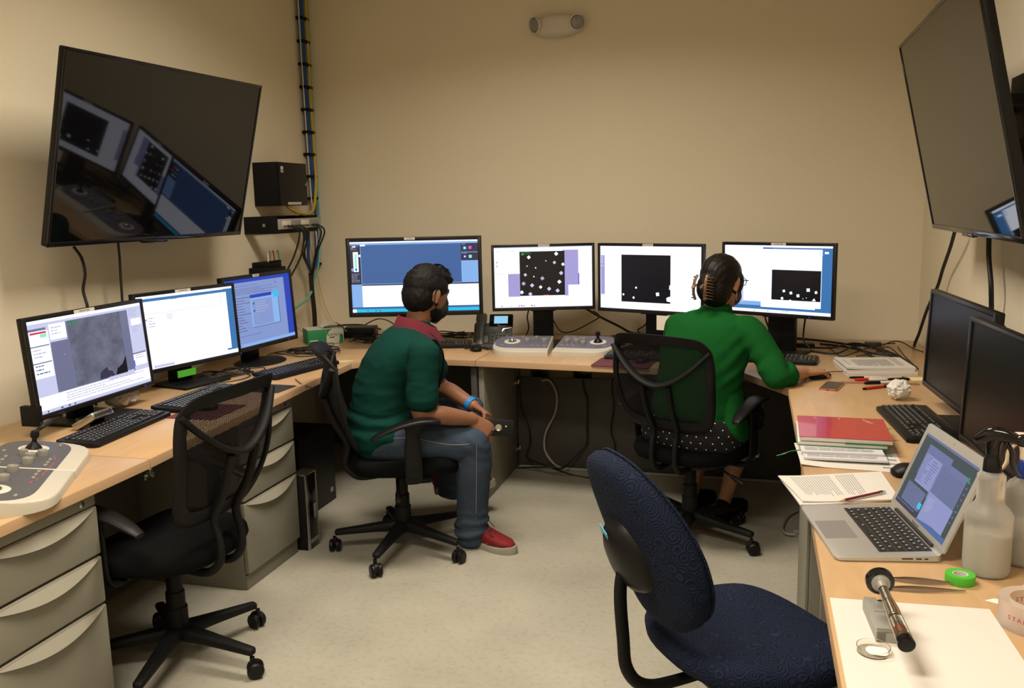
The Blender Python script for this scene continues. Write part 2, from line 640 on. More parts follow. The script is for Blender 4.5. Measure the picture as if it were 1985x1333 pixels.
def text_bm(bm, s, size, M, mi=0, th=.0002, align='CENTER'):
    cu = bpy.data.curves.new('t', 'FONT')
    cu.body = s
    cu.size = size
    cu.align_x = align
    cu.align_y = 'CENTER'
    cu.extrude = th
    cu.resolution_u = 2
    o = bpy.data.objects.new('t', cu)
    me = bpy.data.meshes.new_from_object(o)
    t = bmesh.new()
    t.from_mesh(me)
    t.verts.index_update()
    merge(bm, t, mi, M)
    bpy.data.objects.remove(o)
    bpy.data.curves.remove(cu)
    bpy.data.meshes.remove(me)

def cable(name, pts, r, m, label, cat='cable', group=None, sub=6, seg=6):
    bm = NB()
    tube(bm, pts, r, seg, sub)
    o = obj(name, bm, m, None, 60)
    return tag(o, label, cat, group)

# ---------------------------------------------------------------- room shell
XL, XR, YB, YF = -2.665, .83, 4.98, -2.6
def slab(name, x0, x1, y0, y1, z0, z1, m):
    bm = NB()
    b2(bm, x0, x1, y0, y1, z0, z1)
    return struct(name, bm, m, flat=True)
slab('floor', XL - .1, XR + .1, YF - .1, YB + .1, -.1, 0, M_floor)
slab('ceiling', XL - .1, XR + .1, YF - .1, YB + .1, CEIL, CEIL + .1, M_ceil)
slab('wall_left', XL - .1, XL, YF - .1, YB + .1, 0, CEIL, M_wall)
slab('wall_right', XR, XR + .1, YF - .1, YB + .1, 0, CEIL, M_wall)
slab('wall_back', XL, XR, YB, YB + .1, 0, CEIL, M_wall)
slab('wall_front', XL, XR, YF - .1, YF, 0, CEIL, M_wall)
M_base = mat('cove_base', (.20, .185, .15), .6, vary=.04)
slab('baseboard_left', XL, XL + .006, YF, YB, 0, .1, M_base)
slab('baseboard_back', XL + .006, XR - .006, YB - .006, YB, 0, .1, M_base)
slab('baseboard_right', XR - .006, XR, YF, YB, 0, .1, M_base)
for i, (lx, ly, pw) in enumerate(LAMPS):
    t = thing('ceiling_light', ['recessed ceiling light over the seated people', 'recessed ceiling light above the middle of the room', 'recessed ceiling light behind the camera near the door end'][i], 'light', (lx, ly, CEIL), 0)
    bm = NB()
    for a, b_, c, d in ((-.6, .6, -.3, -.27), (-.6, .6, .27, .3), (-.6, -.57, -.27, .27), (.57, .6, -.27, .27)):
        b2(bm, a, b_, c, d, -.03, 0)
    obj('frame', bm, M_white, t)
    bm = NB()
    b2(bm, -.57, .57, -.27, .27, -.014, -.004)
    obj('diffuser', bm, M_diff, t)

# ---------------------------------------------------------------- desks
DZ = .74
def desk(label, pts, legs=(), panels=(), group=None, edge=True):
    cx = sum(p[0] for p in pts) / len(pts)
    cy = sum(p[1] for p in pts) / len(pts)
    t = thing('desk', label, 'desk', (cx, cy, 0))
    bm = NB()
    prism(bm, [(x - cx, y - cy) for x, y in pts], DZ - .03, DZ, .003)
    o = obj('desktop', bm, [M_wood, M_edge], t)
    for p in o.data.polygons:
        if abs(p.normal.z) < .5:
            p.material_index = 1
    for x0, x1, y0, y1, z0, z1, m in legs:
        bm = NB()
        b2(bm, x0 - cx, x1 - cx, y0 - cy, y1 - cy, z0, z1, .002)
        obj('end_panel', bm, m, t)
    for x0, x1, y0, y1, z0, z1, m in panels:
        bm = NB()
        b2(bm, x0 - cx, x1 - cx, y0 - cy, y1 - cy, z0, z1, .002)
        obj('modesty_panel', bm, m, t)
    return t
g = .0015
LB = XL + .004
desk('maple desk under the near left joystick console, nearest on the left wall',
     [(LB, .9), (-1.79, .9), (-1.825, 2.24 - g), (LB, 2.24 - g)],
     legs=[(-2.5, -1.9, .93, .955, 0, .709, M_cab)],
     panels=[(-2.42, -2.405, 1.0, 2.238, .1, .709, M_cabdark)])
desk('maple desk on the left wall carrying the two bright left monitors',
     [(LB, 2.24 + g), (-1.825, 2.24 + g), (-1.905, 3.34), (LB, 3.34)],
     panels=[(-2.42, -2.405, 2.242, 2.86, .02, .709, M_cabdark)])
desk('maple corner desk behind the seated man',
     [(LB, 3.343), (-1.908, 3.343), (-1.935, 3.90), (-1.80, 4.08), (-1.34 - g, 4.06), (-1.34 - g, YB - .006), (LB, YB - .006)],
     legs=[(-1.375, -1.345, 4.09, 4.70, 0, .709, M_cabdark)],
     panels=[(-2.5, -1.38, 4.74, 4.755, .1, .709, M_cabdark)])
desk('maple desk on the back wall under the two grey control consoles',
     [(-1.34 + g, 4.06), (-.36 - g, 3.985), (-.36 - g, YB - .006), (-1.34 + g, YB - .006)],
     legs=[(-1.337, -1.309, 4.10, 4.72, 0, .709, M_cab)],
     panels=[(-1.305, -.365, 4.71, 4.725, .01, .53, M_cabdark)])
desk('maple corner desk under the seated woman\'s right hand',
     [(-.36 + g, 3.985), (-.06, 3.97), (.135, 3.63), (.14, 2.60 + g), (XR - .004, 2.60 + g), (XR - .004, YB - .006), (-.36 + g, YB - .006)],
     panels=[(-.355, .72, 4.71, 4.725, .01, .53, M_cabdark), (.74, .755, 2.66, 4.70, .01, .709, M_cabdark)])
desk('maple desk along the right wall under the open laptop',
     [(.14, 2.60 - g), (.145, .85), (XR - .004, .85), (XR - .004, 2.60 - g)],
     legs=[(.19, .80, 2.40, 2.425, 0, .709, M_cab), (.19, .80, .88, .905, 0, .709, M_cab)],
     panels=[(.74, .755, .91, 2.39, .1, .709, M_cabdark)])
t = thing('steel_cabinet', 'grey steel cabinet under the right desk beside the laptop', 'cabinet', (.44, 2.715, 0))
bm = NB()
b2(bm, -.275, .275, -.21, .21, 0, .706, .003)
obj('body', bm, M_cab, t)
bm = NB()
b2(bm, -.285, -.276, -.205, .205, .05, .70, .002)
obj('door', bm, M_cab, t)
# floor cover strip at the foot of the back modesty panels
bm = NB()
tube(bm, [(-1.29, 4.69, .008), (-.4, 4.69, .008), (.7, 4.69, .008)], .008, 6, 1)
tag(obj('floor_cable_cover', bm, M_cgrey), 'thin pale cable run along the floor at the back panel', 'cable cover')
# panel clips
for i, (x, y, z, lb) in enumerate([(-1.30, 4.695, .50, 'upper small metal clip on the back desk panel'), (-1.30, 4.695, .11, 'lower small metal clip on the back desk panel'),
                                  (-1.83, 2.245, .69, 'small metal bracket under the left desk joint'), (.02, 4.695, .14, 'small metal clip on the panel behind the woman\'s leg')]):
    bm = NB()
    box(bm, (0, 0, 0), (.03, .012, .016), .003)
    box(bm, (.012, -.008, .01), (.008, .012, .022), .002)
    box(bm, (-.012, -.008, -.008), (.008, .010, .018), .002)
    o = obj('metal_clip', bm, M_metal)
    o.location = (x, y - .006, z)
    tag(o, lb, 'clip')

# ---------------------------------------------------------------- pedestals
def pedestal(label, x_front, y0, y1, z_lock):
    wd = y1 - y0
    dp = .54
    t = thing('filing_cabinet', label, 'cabinet', (x_front, (y0 + y1) / 2, 0), 0)
    # local: front faces +X, width along Y
    h = .703
    bm = NB()
    b2(bm, -dp, -.02, -wd / 2, wd / 2, 0.0, h, .003)
    obj('body', bm, M_cab, t)
    bm = NB()
    b2(bm, -.019, .0, -wd / 2 + .002, wd / 2 - .002, h - .036, h - .001, .003)
    o = obj('top_rail', bm, M_cab, t)
    bm = NB()
    lathe(bm, [(.0, .004), (.006, .004), (.010, .002), (.010, 0)], 18, 0, T(.0, wd / 2 - .055, h - .018) @ RY(PI / 2))
    b2(bm, .003, .005, wd / 2 - .0565, wd / 2 - .0535, h - .023, h - .013, mi=1)
    obj('lock', bm, [M_metal, M_ink], t)
    zs = [(h - .038, .515), (.512, .365), (.362, .065)]
    for k, (z1, z0) in enumerate(zs):
        bm = NB()
        b2(bm, -.019, .004, -wd / 2 + .001, wd / 2 - .001, z0 + .003, z1 - .001, .006, seg=3)
        d = obj('drawer', bm, M_cab, t)
        bm = NB()
        n = 26
        dep = .033
        tops, bots, und = [], [], []
        for i in range(n + 1):
            u = i / n
            y = -wd / 2 + .012 + (wd - .024) * u
            s = math.sin(PI * u) ** .9
            tops.append(bm.verts.new((.0042, y, z1 - .006)))
            bots.append(bm.verts.new((.0042 + .021 * s, y, z1 - .006 - dep * s)))
            und.append(bm.verts.new((.0042, y, z1 - .006 - dep * s * 1.02 - .001)))
        for i in range(n):
            bm.faces.new((tops[i], bots[i], bots[i + 1], tops[i + 1]))
            bm.faces.new((bots[i], und[i], und[i + 1], bots[i + 1]))
            bm.faces.new((tops[i], tops[i + 1], und[i + 1], und[i]))
        obj('drawer_handle', bm, M_handle, d, 50)
    bm = NB()
    b2(bm, -.03, -.012, -wd / 2 + .004, wd / 2 - .004, 0, .06, .002)
    obj('plinth', bm, M_cab, t)
    return t
pedestal('grey three-drawer filing cabinet nearest the camera at lower left', -1.845, 1.61, 2.02, 0)
pedestal('grey three-drawer filing cabinet beside the slim computer tower', -1.925, 2.875, 3.285, 0)

# ---------------------------------------------------------------- mesh task chair (local +Y is the way it faces)
def caster(bm, M):
    for s in (-1, 1):
        lathe(bm, [(.006, -.010), (.024, -.010), (.0275, -.006), (.0275, .004), (.022, .010), (.009, .010)], 18, 0, M @ T(0, s * .014, .0275) @ RX(PI / 2))
    lathe(bm, [(.019, -.008), (.021, 0), (.019, .008)], 14, 0, M @ T(.006, 0, .040) @ RX(PI / 2))
    cyl(bm, (-.008, 0, .040), .008, .032, 10, M=M)

def star_base(t, rad=.285, rot0=0., leg_names='base_leg'):
    for k in range(5):
        a = rot0 + k * 2 * PI / 5
        M = RZ(a)
        bm = NB()
        U = Vector((0, 1, 0))
        rings(bm, [((.03, 0, .112), (0, .030, 0), (0, 0, .026)), ((.13, 0, .104), (0, .024, 0), (0, 0, .019)), ((rad - .01, 0, .088), (0, .017, 0), (0, 0, .013))], 3, 14, 0, 3.0)
        obj('base_leg', bm, M_blk2, t, 40, M)
        bm = NB()
        caster(bm, M @ T(rad, 0, 0) @ RZ(R(40 + 57 * k)))
        obj('caster', bm, M_blk, t, 35)

def back_outline(n=44):
    """(x, s) around the back frame; s is height along the back 0..1"""
    ctrl = [(0, 0), (.135, .012), (.195, .085), (.226, .26), (.238, .50), (.236, .72), (.214, .90), (.160, .975), (0, 1.0),
            (-.160, .975), (-.214, .90), (-.236, .72), (-.238, .50), (-.226, .26), (-.195, .085), (-.135, .012)]
    c = cr([(x, s, 0) for x, s in ctrl], 5, True)
    return [(p.x, p.y) for p in c]

BZ0, BZ1 = .545, 1.0
def back_pt(x, s, off=0, zt=0.97, z0=.535):
    z = z0 + (zt - z0) * s
    y = -.200 - .050 * s - .105 * s * s + .05 * math.sin(PI * min(s * 1.2, 1)) * -1
    y += 1.15 * x * x * (.55 + .45 * s)
    return Vector((x, y + off, z))

def task_chair(label, loc, rz, base_rot, arm_z=.655, zt=.97, z0=.535, seat_z=.465, group=None):
    t = thing('mesh_task_chair', label, 'chair', loc, rz)
    star_base(t, .305, base_rot)
    bm = NB()
    lathe(bm, [(.030, .085), (.036, .10), (.036, .20), (.031, .205), (.031, .255), (.026, .26), (.026, .33)], 20)
    obj('gas_column', bm, M_blk2, t)
    bm = NB()
    cyl(bm, (0, 0, .33), .0135, seat_z - .33 - .06, 14)
    obj('gas_lift', bm, M_metal, t)
    bm = NB()
    b2(bm, -.085, .085, -.10, .10, seat_z - .095, seat_z - .062, .012)
    b2(bm, -.20, .20, .0, .045, seat_z - .085, seat_z - .064, .006)
    lathe(bm, [(.016, 0), (.022, .004), (.022, .05), (.016, .054)], 14, 0, T(.12, .12, seat_z - .10) @ RX(PI / 2))
    obj('tilt_mechanism', bm, M_blk2, t)
    bm = NB()
    tube(bm, [(.08, -.02, seat_z - .085), (.17, -.03, seat_z - .10), (.23, -.035, seat_z - .125)], .005, 8, 4)
    tube(bm, [(.215, -.034, seat_z - .118), (.27, -.04, seat_z - .14)], [.009, .012], 10, 3)
    obj('tilt_lever', bm, M_blk, t)
    # seat cushion
    bm = NB()
    n = 40
    L = []
    prof = [(.0, seat_z - .060, .86), (0, seat_z - .055, .95), (0, seat_z - .03, 1.0), (0, seat_z - .008, .985), (0, seat_z + .006, .93), (0, seat_z + .010, .80), (0, seat_z + .004, .5), (0, seat_z, .2)]
    for _, z, k in prof:
        row = []
        for i in range(n):
            a = 2 * PI * i / n
            ca, sa = math.cos(a), math.sin(a)
            x = math.copysign(abs(ca) ** .62, ca) * .245
            y = math.copysign(abs(sa) ** .62, sa) * .235
            x *= 1 - .10 * (y < 0) * abs(y) / .235
            zz = z - (.035 * max(0, (y - .12) / .115) ** 2 if y > .12 else 0) * k
            row.append(bm.verts.new((x * k, .015 + y * k, zz)))
        L.append(row)
    for a_, b_ in zip(L, L[1:]):
        for i in range(n):
            bm.faces.new((a_[i], a_[(i + 1) % n], b_[(i + 1) % n], b_[i]))
    bm.faces.new(L[0][::-1])
    bm.faces.new(L[-1])
    obj('seat', bm, M_seat, t, 60)
    # back frame
    bp = lambda x, s, off=0: back_pt(x, s, off, zt, z0)
    bm = NB()
    ring_ = [bp(x, s) for x, s in back_outline()]
    nn = len(ring_)
    outer = back_outline()
    rows = []
    for i, (x, s) in enumerate(outer):
        x1, s1 = outer[(i + 1) % nn]
        x0, s0 = outer[i - 1]
        hgt = (zt - z0)
        d = Vector((x1 - x0, (s1 - s0) * hgt)).normalized()
        nrm = Vector((d.y, -d.x))            # outward in the sheet
        wdt = .030 + .024 * max(0, 1 - abs(s - 0) * 4) + .018 * max(0, (s - .85) / .15)
        th = .011
        def P(k, off):
            return bp(x - nrm.x * k, max(0, min(1.02, s - nrm.y * k / hgt)), off)
        rows.append([bm.verts.new(v) for v in (P(0, -th * .4), P(0, th * .5), P(wdt * .3, th), P(wdt, th * .6), P(wdt, -th * .5), P(wdt * .4, -th))])
    for i in range(nn):
        a_, b_ = rows[i], rows[(i + 1) % nn]
        for k in range(6):
            bm.faces.new((a_[k], b_[k], b_[(k + 1) % 6], a_[(k + 1) % 6]))
    obj('back_frame', bm, M_blk2, t, 50)
    # mesh sheet
    bm = NB()
    gx, gs = 20, 20
    def half(s):
        best = 0
        for i in range(nn):
            (xa, sa), (xb, sb) = outer[i], outer[(i + 1) % nn]
            if (sa - s) * (sb - s) <= 0 and abs(sb - sa) > 1e-9:
                u = (s - sa) / (sb - sa)
                best = max(best, abs(xa + (xb - xa) * u))
        return best
    V = [[None] * (gx + 1) for _ in range(gs + 1)]
    for j in range(gs + 1):
        s = .03 + .94 * j / gs
        hw = half(s) - .008
        for i in range(gx + 1):
            V[j][i] = bm.verts.new(bp(-hw + 2 * hw * i / gx, s, .004))
    for j in range(gs):
        for i in range(gx):
            bm.faces.new((V[j][i], V[j][i + 1], V[j + 1][i + 1], V[j + 1][i]))
    obj('back_mesh', bm, M_meshfab, t, 80)
    # lumbar bar (smile shaped) on the outside of the back
    bm = NB()
    pts = []
    for i in range(13):
        u = -1 + i / 6
        x = u * .222
        s = .50 + .34 * abs(u) ** 1.8
        pts.append(bp(x, s, -.014 + .010 * abs(u)))
    tube(bm, pts, .0105, 10, 4, flat=2.0)
    obj('lumbar_bar', bm, M_blk2, t, 60)
    # two uprights that run down the back and hook under the seat
    for s_ in (-1, 1):
        bm = NB()
        x = s_ * .055
        p = [bp(x * 1.15, .50, -.018), bp(x * 1.1, .25, -.020), bp(x, .03, -.020)]
        y0 = p[-1].y
        p += [Vector((x, y0 - .014, z0 - .06)), Vector((x, y0 - .010, seat_z - .045)), Vector((x, y0 + .035, seat_z - .088)), Vector((x, y0 + .11, seat_z - .090)), Vector((x, -.06, seat_z - .080))]
        tube(bm, p, .0115, 10, 4, flat=1.25)
        obj('back_upright', bm, M_blk2, t, 60)
    # arms
    for s_ in (-1, 1):
        bm = NB()
        x = s_ * .275
        U = [((s_ * .20, .03, seat_z - .078), (0, .030, 0), (0, 0, .008)), ((s_ * .255, .03, seat_z - .070), (0, .034, 0), (0.003 * s_, 0, .010)),
             ((s_ * .278, .03, seat_z - .02), (0, .036, 0), (.008, 0, 0)), ((s_ * .280, .028, seat_z + .08), (0, .034, 0), (.008, 0, 0)),
             ((x, .03, arm_z - .03), (0, .028, 0), (.010, 0, 0)), ((x, .035, arm_z - .006), (0, .06, 0), (.020, 0, 0))]
        rings(bm, U, 4, 14, 0, 3.0)
        obj('arm_bracket', bm, M_blk2, t, 50)
        bm = NB()
        pad = [((x, -.135, arm_z - .052), (.018, 0, 0), (0, 0, .007)), ((x, -.10, arm_z - .034), (.026, 0, 0), (0, 0, .010)), ((x, -.03, arm_z - .008), (.033, 0, 0), (0, 0, .012)),
               ((x, .05, arm_z + .008), (.036, 0, 0), (0, 0, .012)), ((x, .11, arm_z + .008), (.034, 0, 0), (0, 0, .011)), ((x, .14, arm_z + .003), (.026, 0, 0), (0, 0, .009))]
        rings(bm, pad, 4, 16, 0, 2.6)
        obj('armrest', bm, M_blk, t, 50)
    return t

task_chair('black mesh task chair with the seated man in green polo on it', (-1.485, 3.42, 0), R(-62), R(-90 + 62), arm_z=.635, zt=.94, z0=.50, seat_z=.455)
task_chair('black mesh task chair with the seated woman in green cardigan on it', (-.265, 3.81, 0), R(-24), R(-25 + 24), arm_z=.655, zt=.975, z0=.54, seat_z=.455)
task_chair('empty black mesh task chair tucked at the left desk', (-1.85, 2.335, 0), R(87), R(-5 - 87), arm_z=.62, zt=.99, z0=.54, seat_z=.455)

# ---------------------------------------------------------------- blue chair, bottom right (faces +Y locally)
def blue_chair():
    t = thing('blue_office_chair', 'dark blue swirl-patterned armless office chair at the right desk', 'chair', (.0, 2.08, 0), R(-54))
    star_base(t, .27, R(35))
    bm = NB()
    lathe(bm, [(.030, .085), (.034, .10), (.034, .22), (.026, .225), (.026, .40)], 20)
    obj('gas_column', bm, M_blk2, t)
    bm = NB()
    n = 48
    L = []
    for z, k in [(.405, .55), (.408, .88), (.425, .985), (.448, 1.0), (.468, .97), (.480, .88), (.484, .7), (.480, .4), (.478, .1)]:
        row = []
        for i in range(n):
            a = 2 * PI * i / n
            ca, sa = math.cos(a), math.sin(a)
            x = math.copysign(abs(ca) ** .78, ca) * (.245 + .0 * sa)
            y = math.copysign(abs(sa) ** .78, sa) * .235
            zz = z + (.012 if y < -.1 else 0) * k - .03 * max(0, (y - .1) / .13) ** 2 * k
            row.append(bm.verts.new((x * k, y * k + .0, zz)))
        L.append(row)
    for a_, b_ in zip(L, L[1:]):
        for i in range(n):
            bm.faces.new((a_[i], a_[(i + 1) % n], b_[(i + 1) % n], b_[i]))
    bm.faces.new(L[0][::-1]); bm.faces.new(L[-1])
    obj('seat', bm, M_swirl, t, 70)
    bm = NB()
    b2(bm, -.17, .17, -.17, .17, .385, .408, .01)
    obj('seat_pan', bm, M_blk, t)
    # back cushion: oval slab, leaning back, curved round the sitter
    def bk(x, s, off):
        z = .545 + .40 * s
        y = -.235 - .13 * s - .02 * s * s + .9 * x * x
        nrm = Vector((0, 1, .38)).normalized()
        return Vector((x, y, z)) + nrm * off
    def outl(a, k):
        ca, sa = math.cos(a), math.sin(a)
        x = math.copysign(abs(ca) ** .80, ca) * (.196 - .035 * max(0, sa)) * k
        s = .5 + .52 * math.copysign(abs(sa) ** .80, sa) * k
        return x, s
    bm = NB()
    L = []
    for k, off in [(.25, .045), (.6, .043), (.86, .036), (.96, .022), (1.0, .002), (.985, -.018), (.94, -.028), (.80, -.034), (.4, -.036)]:
        L.append([bm.verts.new(bk(*outl(2 * PI * i / n, k), off)) for i in range(n)])
    for a_, b_ in zip(L, L[1:]):
        for i in range(n):
            bm.faces.new((a_[i], a_[(i + 1) % n], b_[(i + 1) % n], b_[i]))
    bm.faces.new(L[0][::-1]); bm.faces.new(L[-1])
    back = obj('backrest', bm, M_swirl, t, 80)
    bm = NB()
    tube(bm, [bk(*outl(2 * PI * i / 40, .972), .0235) for i in range(40)], .0035, 6, 2, True)
    obj('piping', bm, M_swirl, back, 80)
    # black rear shell
    bm = NB()
    L = []
    for k, off in [(.43, -.030), (.41, -.045), (.35, -.062), (.24, -.073), (.1, -.077)]:
        row = []
        for i in range(n):
            x, s = outl(2 * PI * i / n, k)
            row.append(bm.verts.new(bk(x * 1.0, s - .05, off)))
        L.append(row)
    for a_, b_ in zip(L, L[1:]):
        for i in range(n):
            bm.faces.new((a_[i], a_[(i + 1) % n], b_[(i + 1) % n], b_[i]))
    bm.faces.new(L[0][::-1]); bm.faces.new(L[-1])
    obj('back_shell', bm, M_gloss if False else M_blk, t, 80)
    bm = NB()
    yb = -.355
    tube(bm, [(0, -.335, .72), (0, -.352, .63), (0, -.345, .51), (0, -.335, .43), (0, -.29, .38), (0, -.20, .372), (0, .0, .388)], .0085, 10, 5, flat=1.9)
    obj('back_bar', bm, M_blk, t, 60)
    bm = NB()
    m_ = bk(-.022, .60, -.0655)
    b2(bm, -.024, .024, -.0012, .0012, -.013, .013, 0)
    o = obj('tape_strip', bm, M_bluetape, t, M=T(*m_) @ RZ(R(-10)) @ RX(R(16)) @ RY(R(12)))
    o['label'] = 'strip of pale blue masking tape'
    return t
blue_chair()

# ---------------------------------------------------------------- screens
SW = em('white', (.86, .88, 1.0), 1.25)
SV = em('lavender', (.40, .36, .72), .95)
SG = em('grey_blue', (.17, .18, .30), .95)
SPALE = em('pale_lilac', (.60, .62, .85), 1.0)
SK = em('black', (.003, .003, .006), 1.0)
SBL = em('windows_blue', (.06, .14, .36), .95)
SLB = em('light_blue', (.26, .48, .90), .95)
SCY = em('cyan', (.02, .55, .85), 1.0)
SDK = em('charcoal', (.035, .035, .07), 1.0)
SROY = em('royal_blue', (.02, .06, .50), .9)
SDOC = em('document_blue', (.24, .33, .66), .95)
STX = em('text_grey', (.10, .12, .22), 1.0)
STL = em('text_light', (.42, .42, .60), 1.0)
SRED = em('red', (.65, .03, .06), 1.0)
SGRN = em('green', (.01, .30, .08), 1.0)
SMAG = em('magenta', (.75, .10, .50), 1.0)
SPUR = em('purple', (.12, .04, .40), 1.0)
SMINT = em('mint', (.30, .85, .60), 1.0)
SBLD = em('blue_spark', (.02, .04, .9), 3.0)
SMG = micrograph_mat()
SDESK = em('desktop_blue', (.05, .20, .50), .9)
SOL = em('olive_dark', (.05, .07, .07), .9)
SMID = em('mid_blue', (.14, .17, .32), .9)
SLAP = em('laptop_page', (.27, .30, .56), .95)
SLAP2 = em('laptop_page_dim', (.16, .18, .36), .9)

def art(w, h, items, seed=1):
    """screen face in the xz plane facing -Y; items (u0, v0, u1, v1, material[, layer]) with u right, v down"""
    rnd = random.Random(seed)
    bm = NB()
    ms = []
    lay = [0]
    def quad(pts, m, L):
        if m not in ms:
            ms.append(m)
        vs = [bm.verts.new(((u - .5) * w, -L * .00012, (.5 - v) * h)) for u, v in pts]
        f = bm.faces.new(vs)
        f.material_index = ms.index(m)
    for it in items:
        k = it[0]
        if k == 'text':
            _, u0, v0, u1, v1, n, m = it[:7]
            L = it[7] if len(it) > 7 else 4
            for i in range(n):
                v = v0 + (v1 - v0) * i / n
                u = u0
                e = u0 + (u1 - u0) * rnd.uniform(.45, 1)
                hh = (v1 - v0) / n * .32
                while u < e - .004:
                    ww = rnd.uniform(.008, .03)
                    quad([(u, v), (min(u + ww, e), v), (min(u + ww, e), v + hh), (u, v + hh)], m, L)
                    u += ww + .005
        elif k == 'poly':
            quad(it[1], it[2], it[3] if len(it) > 3 else 3)
        elif k == 'dot':
            _, u, v, r_, m = it[:5]
            a0 = it[5] if len(it) > 5 else .3
            n = it[6] if len(it) > 6 else 4
            quad([(u + r_ * math.cos(a0 + 2 * PI * i / n) * h / w, v + r_ * math.sin(a0 + 2 * PI * i / n)) for i in range(n)], m, it[7] if len(it) > 7 else 4)
        else:
            u0, v0, u1, v1, m = it[:5]
            quad([(u0, v0), (u1, v0), (u1, v1), (u0, v1)], m, it[5] if len(it) > 5 else 1)
    return bm, ms

def monitor(label, c, rz, tilt, w, h, items, stand='column', base=None, sticker=None, st_x=0., led=None, bz=.015, group=None, seed=1, scr=None, base_shape='rect', base_rz=None, height=None, colw=.055):
    """c is the centre of the panel in the room; local -Y is the viewing side; origin on the desk"""
    bx, by = base if base else (c[0] + math.sin(rz) * -.09, c[1] + math.cos(rz) * .09)
    t = thing('monitor', label, 'monitor', (bx, by, DZ), rz, group)
    Lc = RZ(-rz) @ (Vector(c) - Vector((bx, by, DZ)))
    Mp = T(*Lc) @ RX(-tilt)
    bm = NB()
    b2(bm, -w / 2, w / 2, .0, .022, -h / 2, h / 2, .004, M=Mp)
    b2(bm, -w / 2 + .05, w / 2 - .05, .018, .048, -h / 2 + .04, h / 2 - .04, .012, M=Mp)
    for k in range(9):
        b2(bm, -w * .25 + k * w * .06, -w * .25 + k * w * .06 + .006, .047, .049, h * .18, h * .26, M=Mp)
    obj('housing', bm, M_blk, t)
    bm = NB()
    b2(bm, -w / 2, w / 2, -.006, .001, h / 2 - bz, h / 2, .0025, M=Mp)
    b2(bm, -w / 2, w / 2, -.006, .001, -h / 2, -h / 2 + bz * 1.25, .0025, M=Mp)
    b2(bm, -w / 2, -w / 2 + bz, -.0062, .001, -h / 2 + .003, h / 2 - .003, .0025, M=Mp)
    b2(bm, w / 2 - bz, w / 2, -.0062, .001, -h / 2 + .003, h / 2 - .003, .0025, M=Mp)
    bez = obj('bezel', bm, M_bezel, t)
    sw, sh = w - 2 * bz, h - 2.25 * bz
    if items is None:
        bm = NB()
        b2(bm, -sw / 2, sw / 2, -.0012, 0, -sh / 2, sh / 2, M=Mp @ T(0, 0, .125 * bz))
        obj('screen', bm, M_monoff, t)
    else:
        bm, ms = art(sw, sh, items, seed)
        obj('screen', bm, ms, t, M=Mp @ T(0, -.0012, .125 * bz), flat=True)
    if sticker:
        bm = NB()
        sx, sy, txt = sticker
        b2(bm, -sx / 2, sx / 2, -.0068, -.0062, -.0065, .0065, M=Mp @ T(st_x, 0, h / 2 - .008))
        text_bm(bm, txt, .0085, Mp @ T(st_x, -.0070, h / 2 - .008) @ RX(PI / 2), 1)
        obj('name_sticker', bm, [M_label, M_ink], t, flat=True)
    if led:
        bm = NB()
        b2(bm, led - .008, led + .008, -.0068, -.006, -.004, .004, M=Mp @ T(0, 0, -h / 2 + .009))
        b2(bm, led + .012, led + .015, -.0072, -.006, -.0015, .0015, mi=1, M=Mp @ T(0, 0, -h / 2 + .009))
        obj('power_button', bm, [M_bezel, SBLD], t)
    # stand
    cy = Lc.y + .075
    if stand == 'column':
        bm = NB()
        b2(bm, Lc.x - colw, Lc.x + colw, cy - .005, cy + .03, .012, Lc.z + .03, .004)
        b2(bm, Lc.x - colw - .012, Lc.x + colw + .012, cy - .04, cy - .004, Lc.z - h / 2 - .010, Lc.z - h / 2 + .02, .003)
        b2(bm, Lc.x - .05, Lc.x + .05, Lc.y + .04, cy + .002, Lc.z - .05, Lc.z + .05, .006)
        obj('stand_column', bm, M_blk, t)
        bm = NB()
        if base_shape == 'oval':
            lathe(bm, [(.145, 0), (.150, .004), (.140, .010), (.06, .014), (.0, .016)], 40, 0, T(Lc.x, cy - .05, 0) @ Matrix.Diagonal((1, .78, 1, 1)))
        else:
            b2(bm, Lc.x - .13, Lc.x + .13, cy - .17, cy + .06, 0, .013, .006, seg=3)
        obj('stand_base', bm, M_blk2, t)
    elif stand == 'arm':
        bm = NB()
        b2(bm, Lc.x - .05, Lc.x + .05, Lc.y + .046, Lc.y + .06, Lc.z - .05, Lc.z + .05, .004)
        tube(bm, [(Lc.x, Lc.y + .058, Lc.z), (Lc.x, Lc.y + .22, Lc.z - .02), (Lc.x, Lc.y + .24, Lc.z - .30), (Lc.x, Lc.y + .24, .01)], .017, 12, 4)
        obj('stand_column', bm, M_blk, t)
        bm = NB()
        b2(bm, Lc.x - .12, Lc.x + .12, Lc.y + .14, Lc.y + .33, 0, .012, .006)
        obj('stand_base', bm, M_blk2, t)
    return t

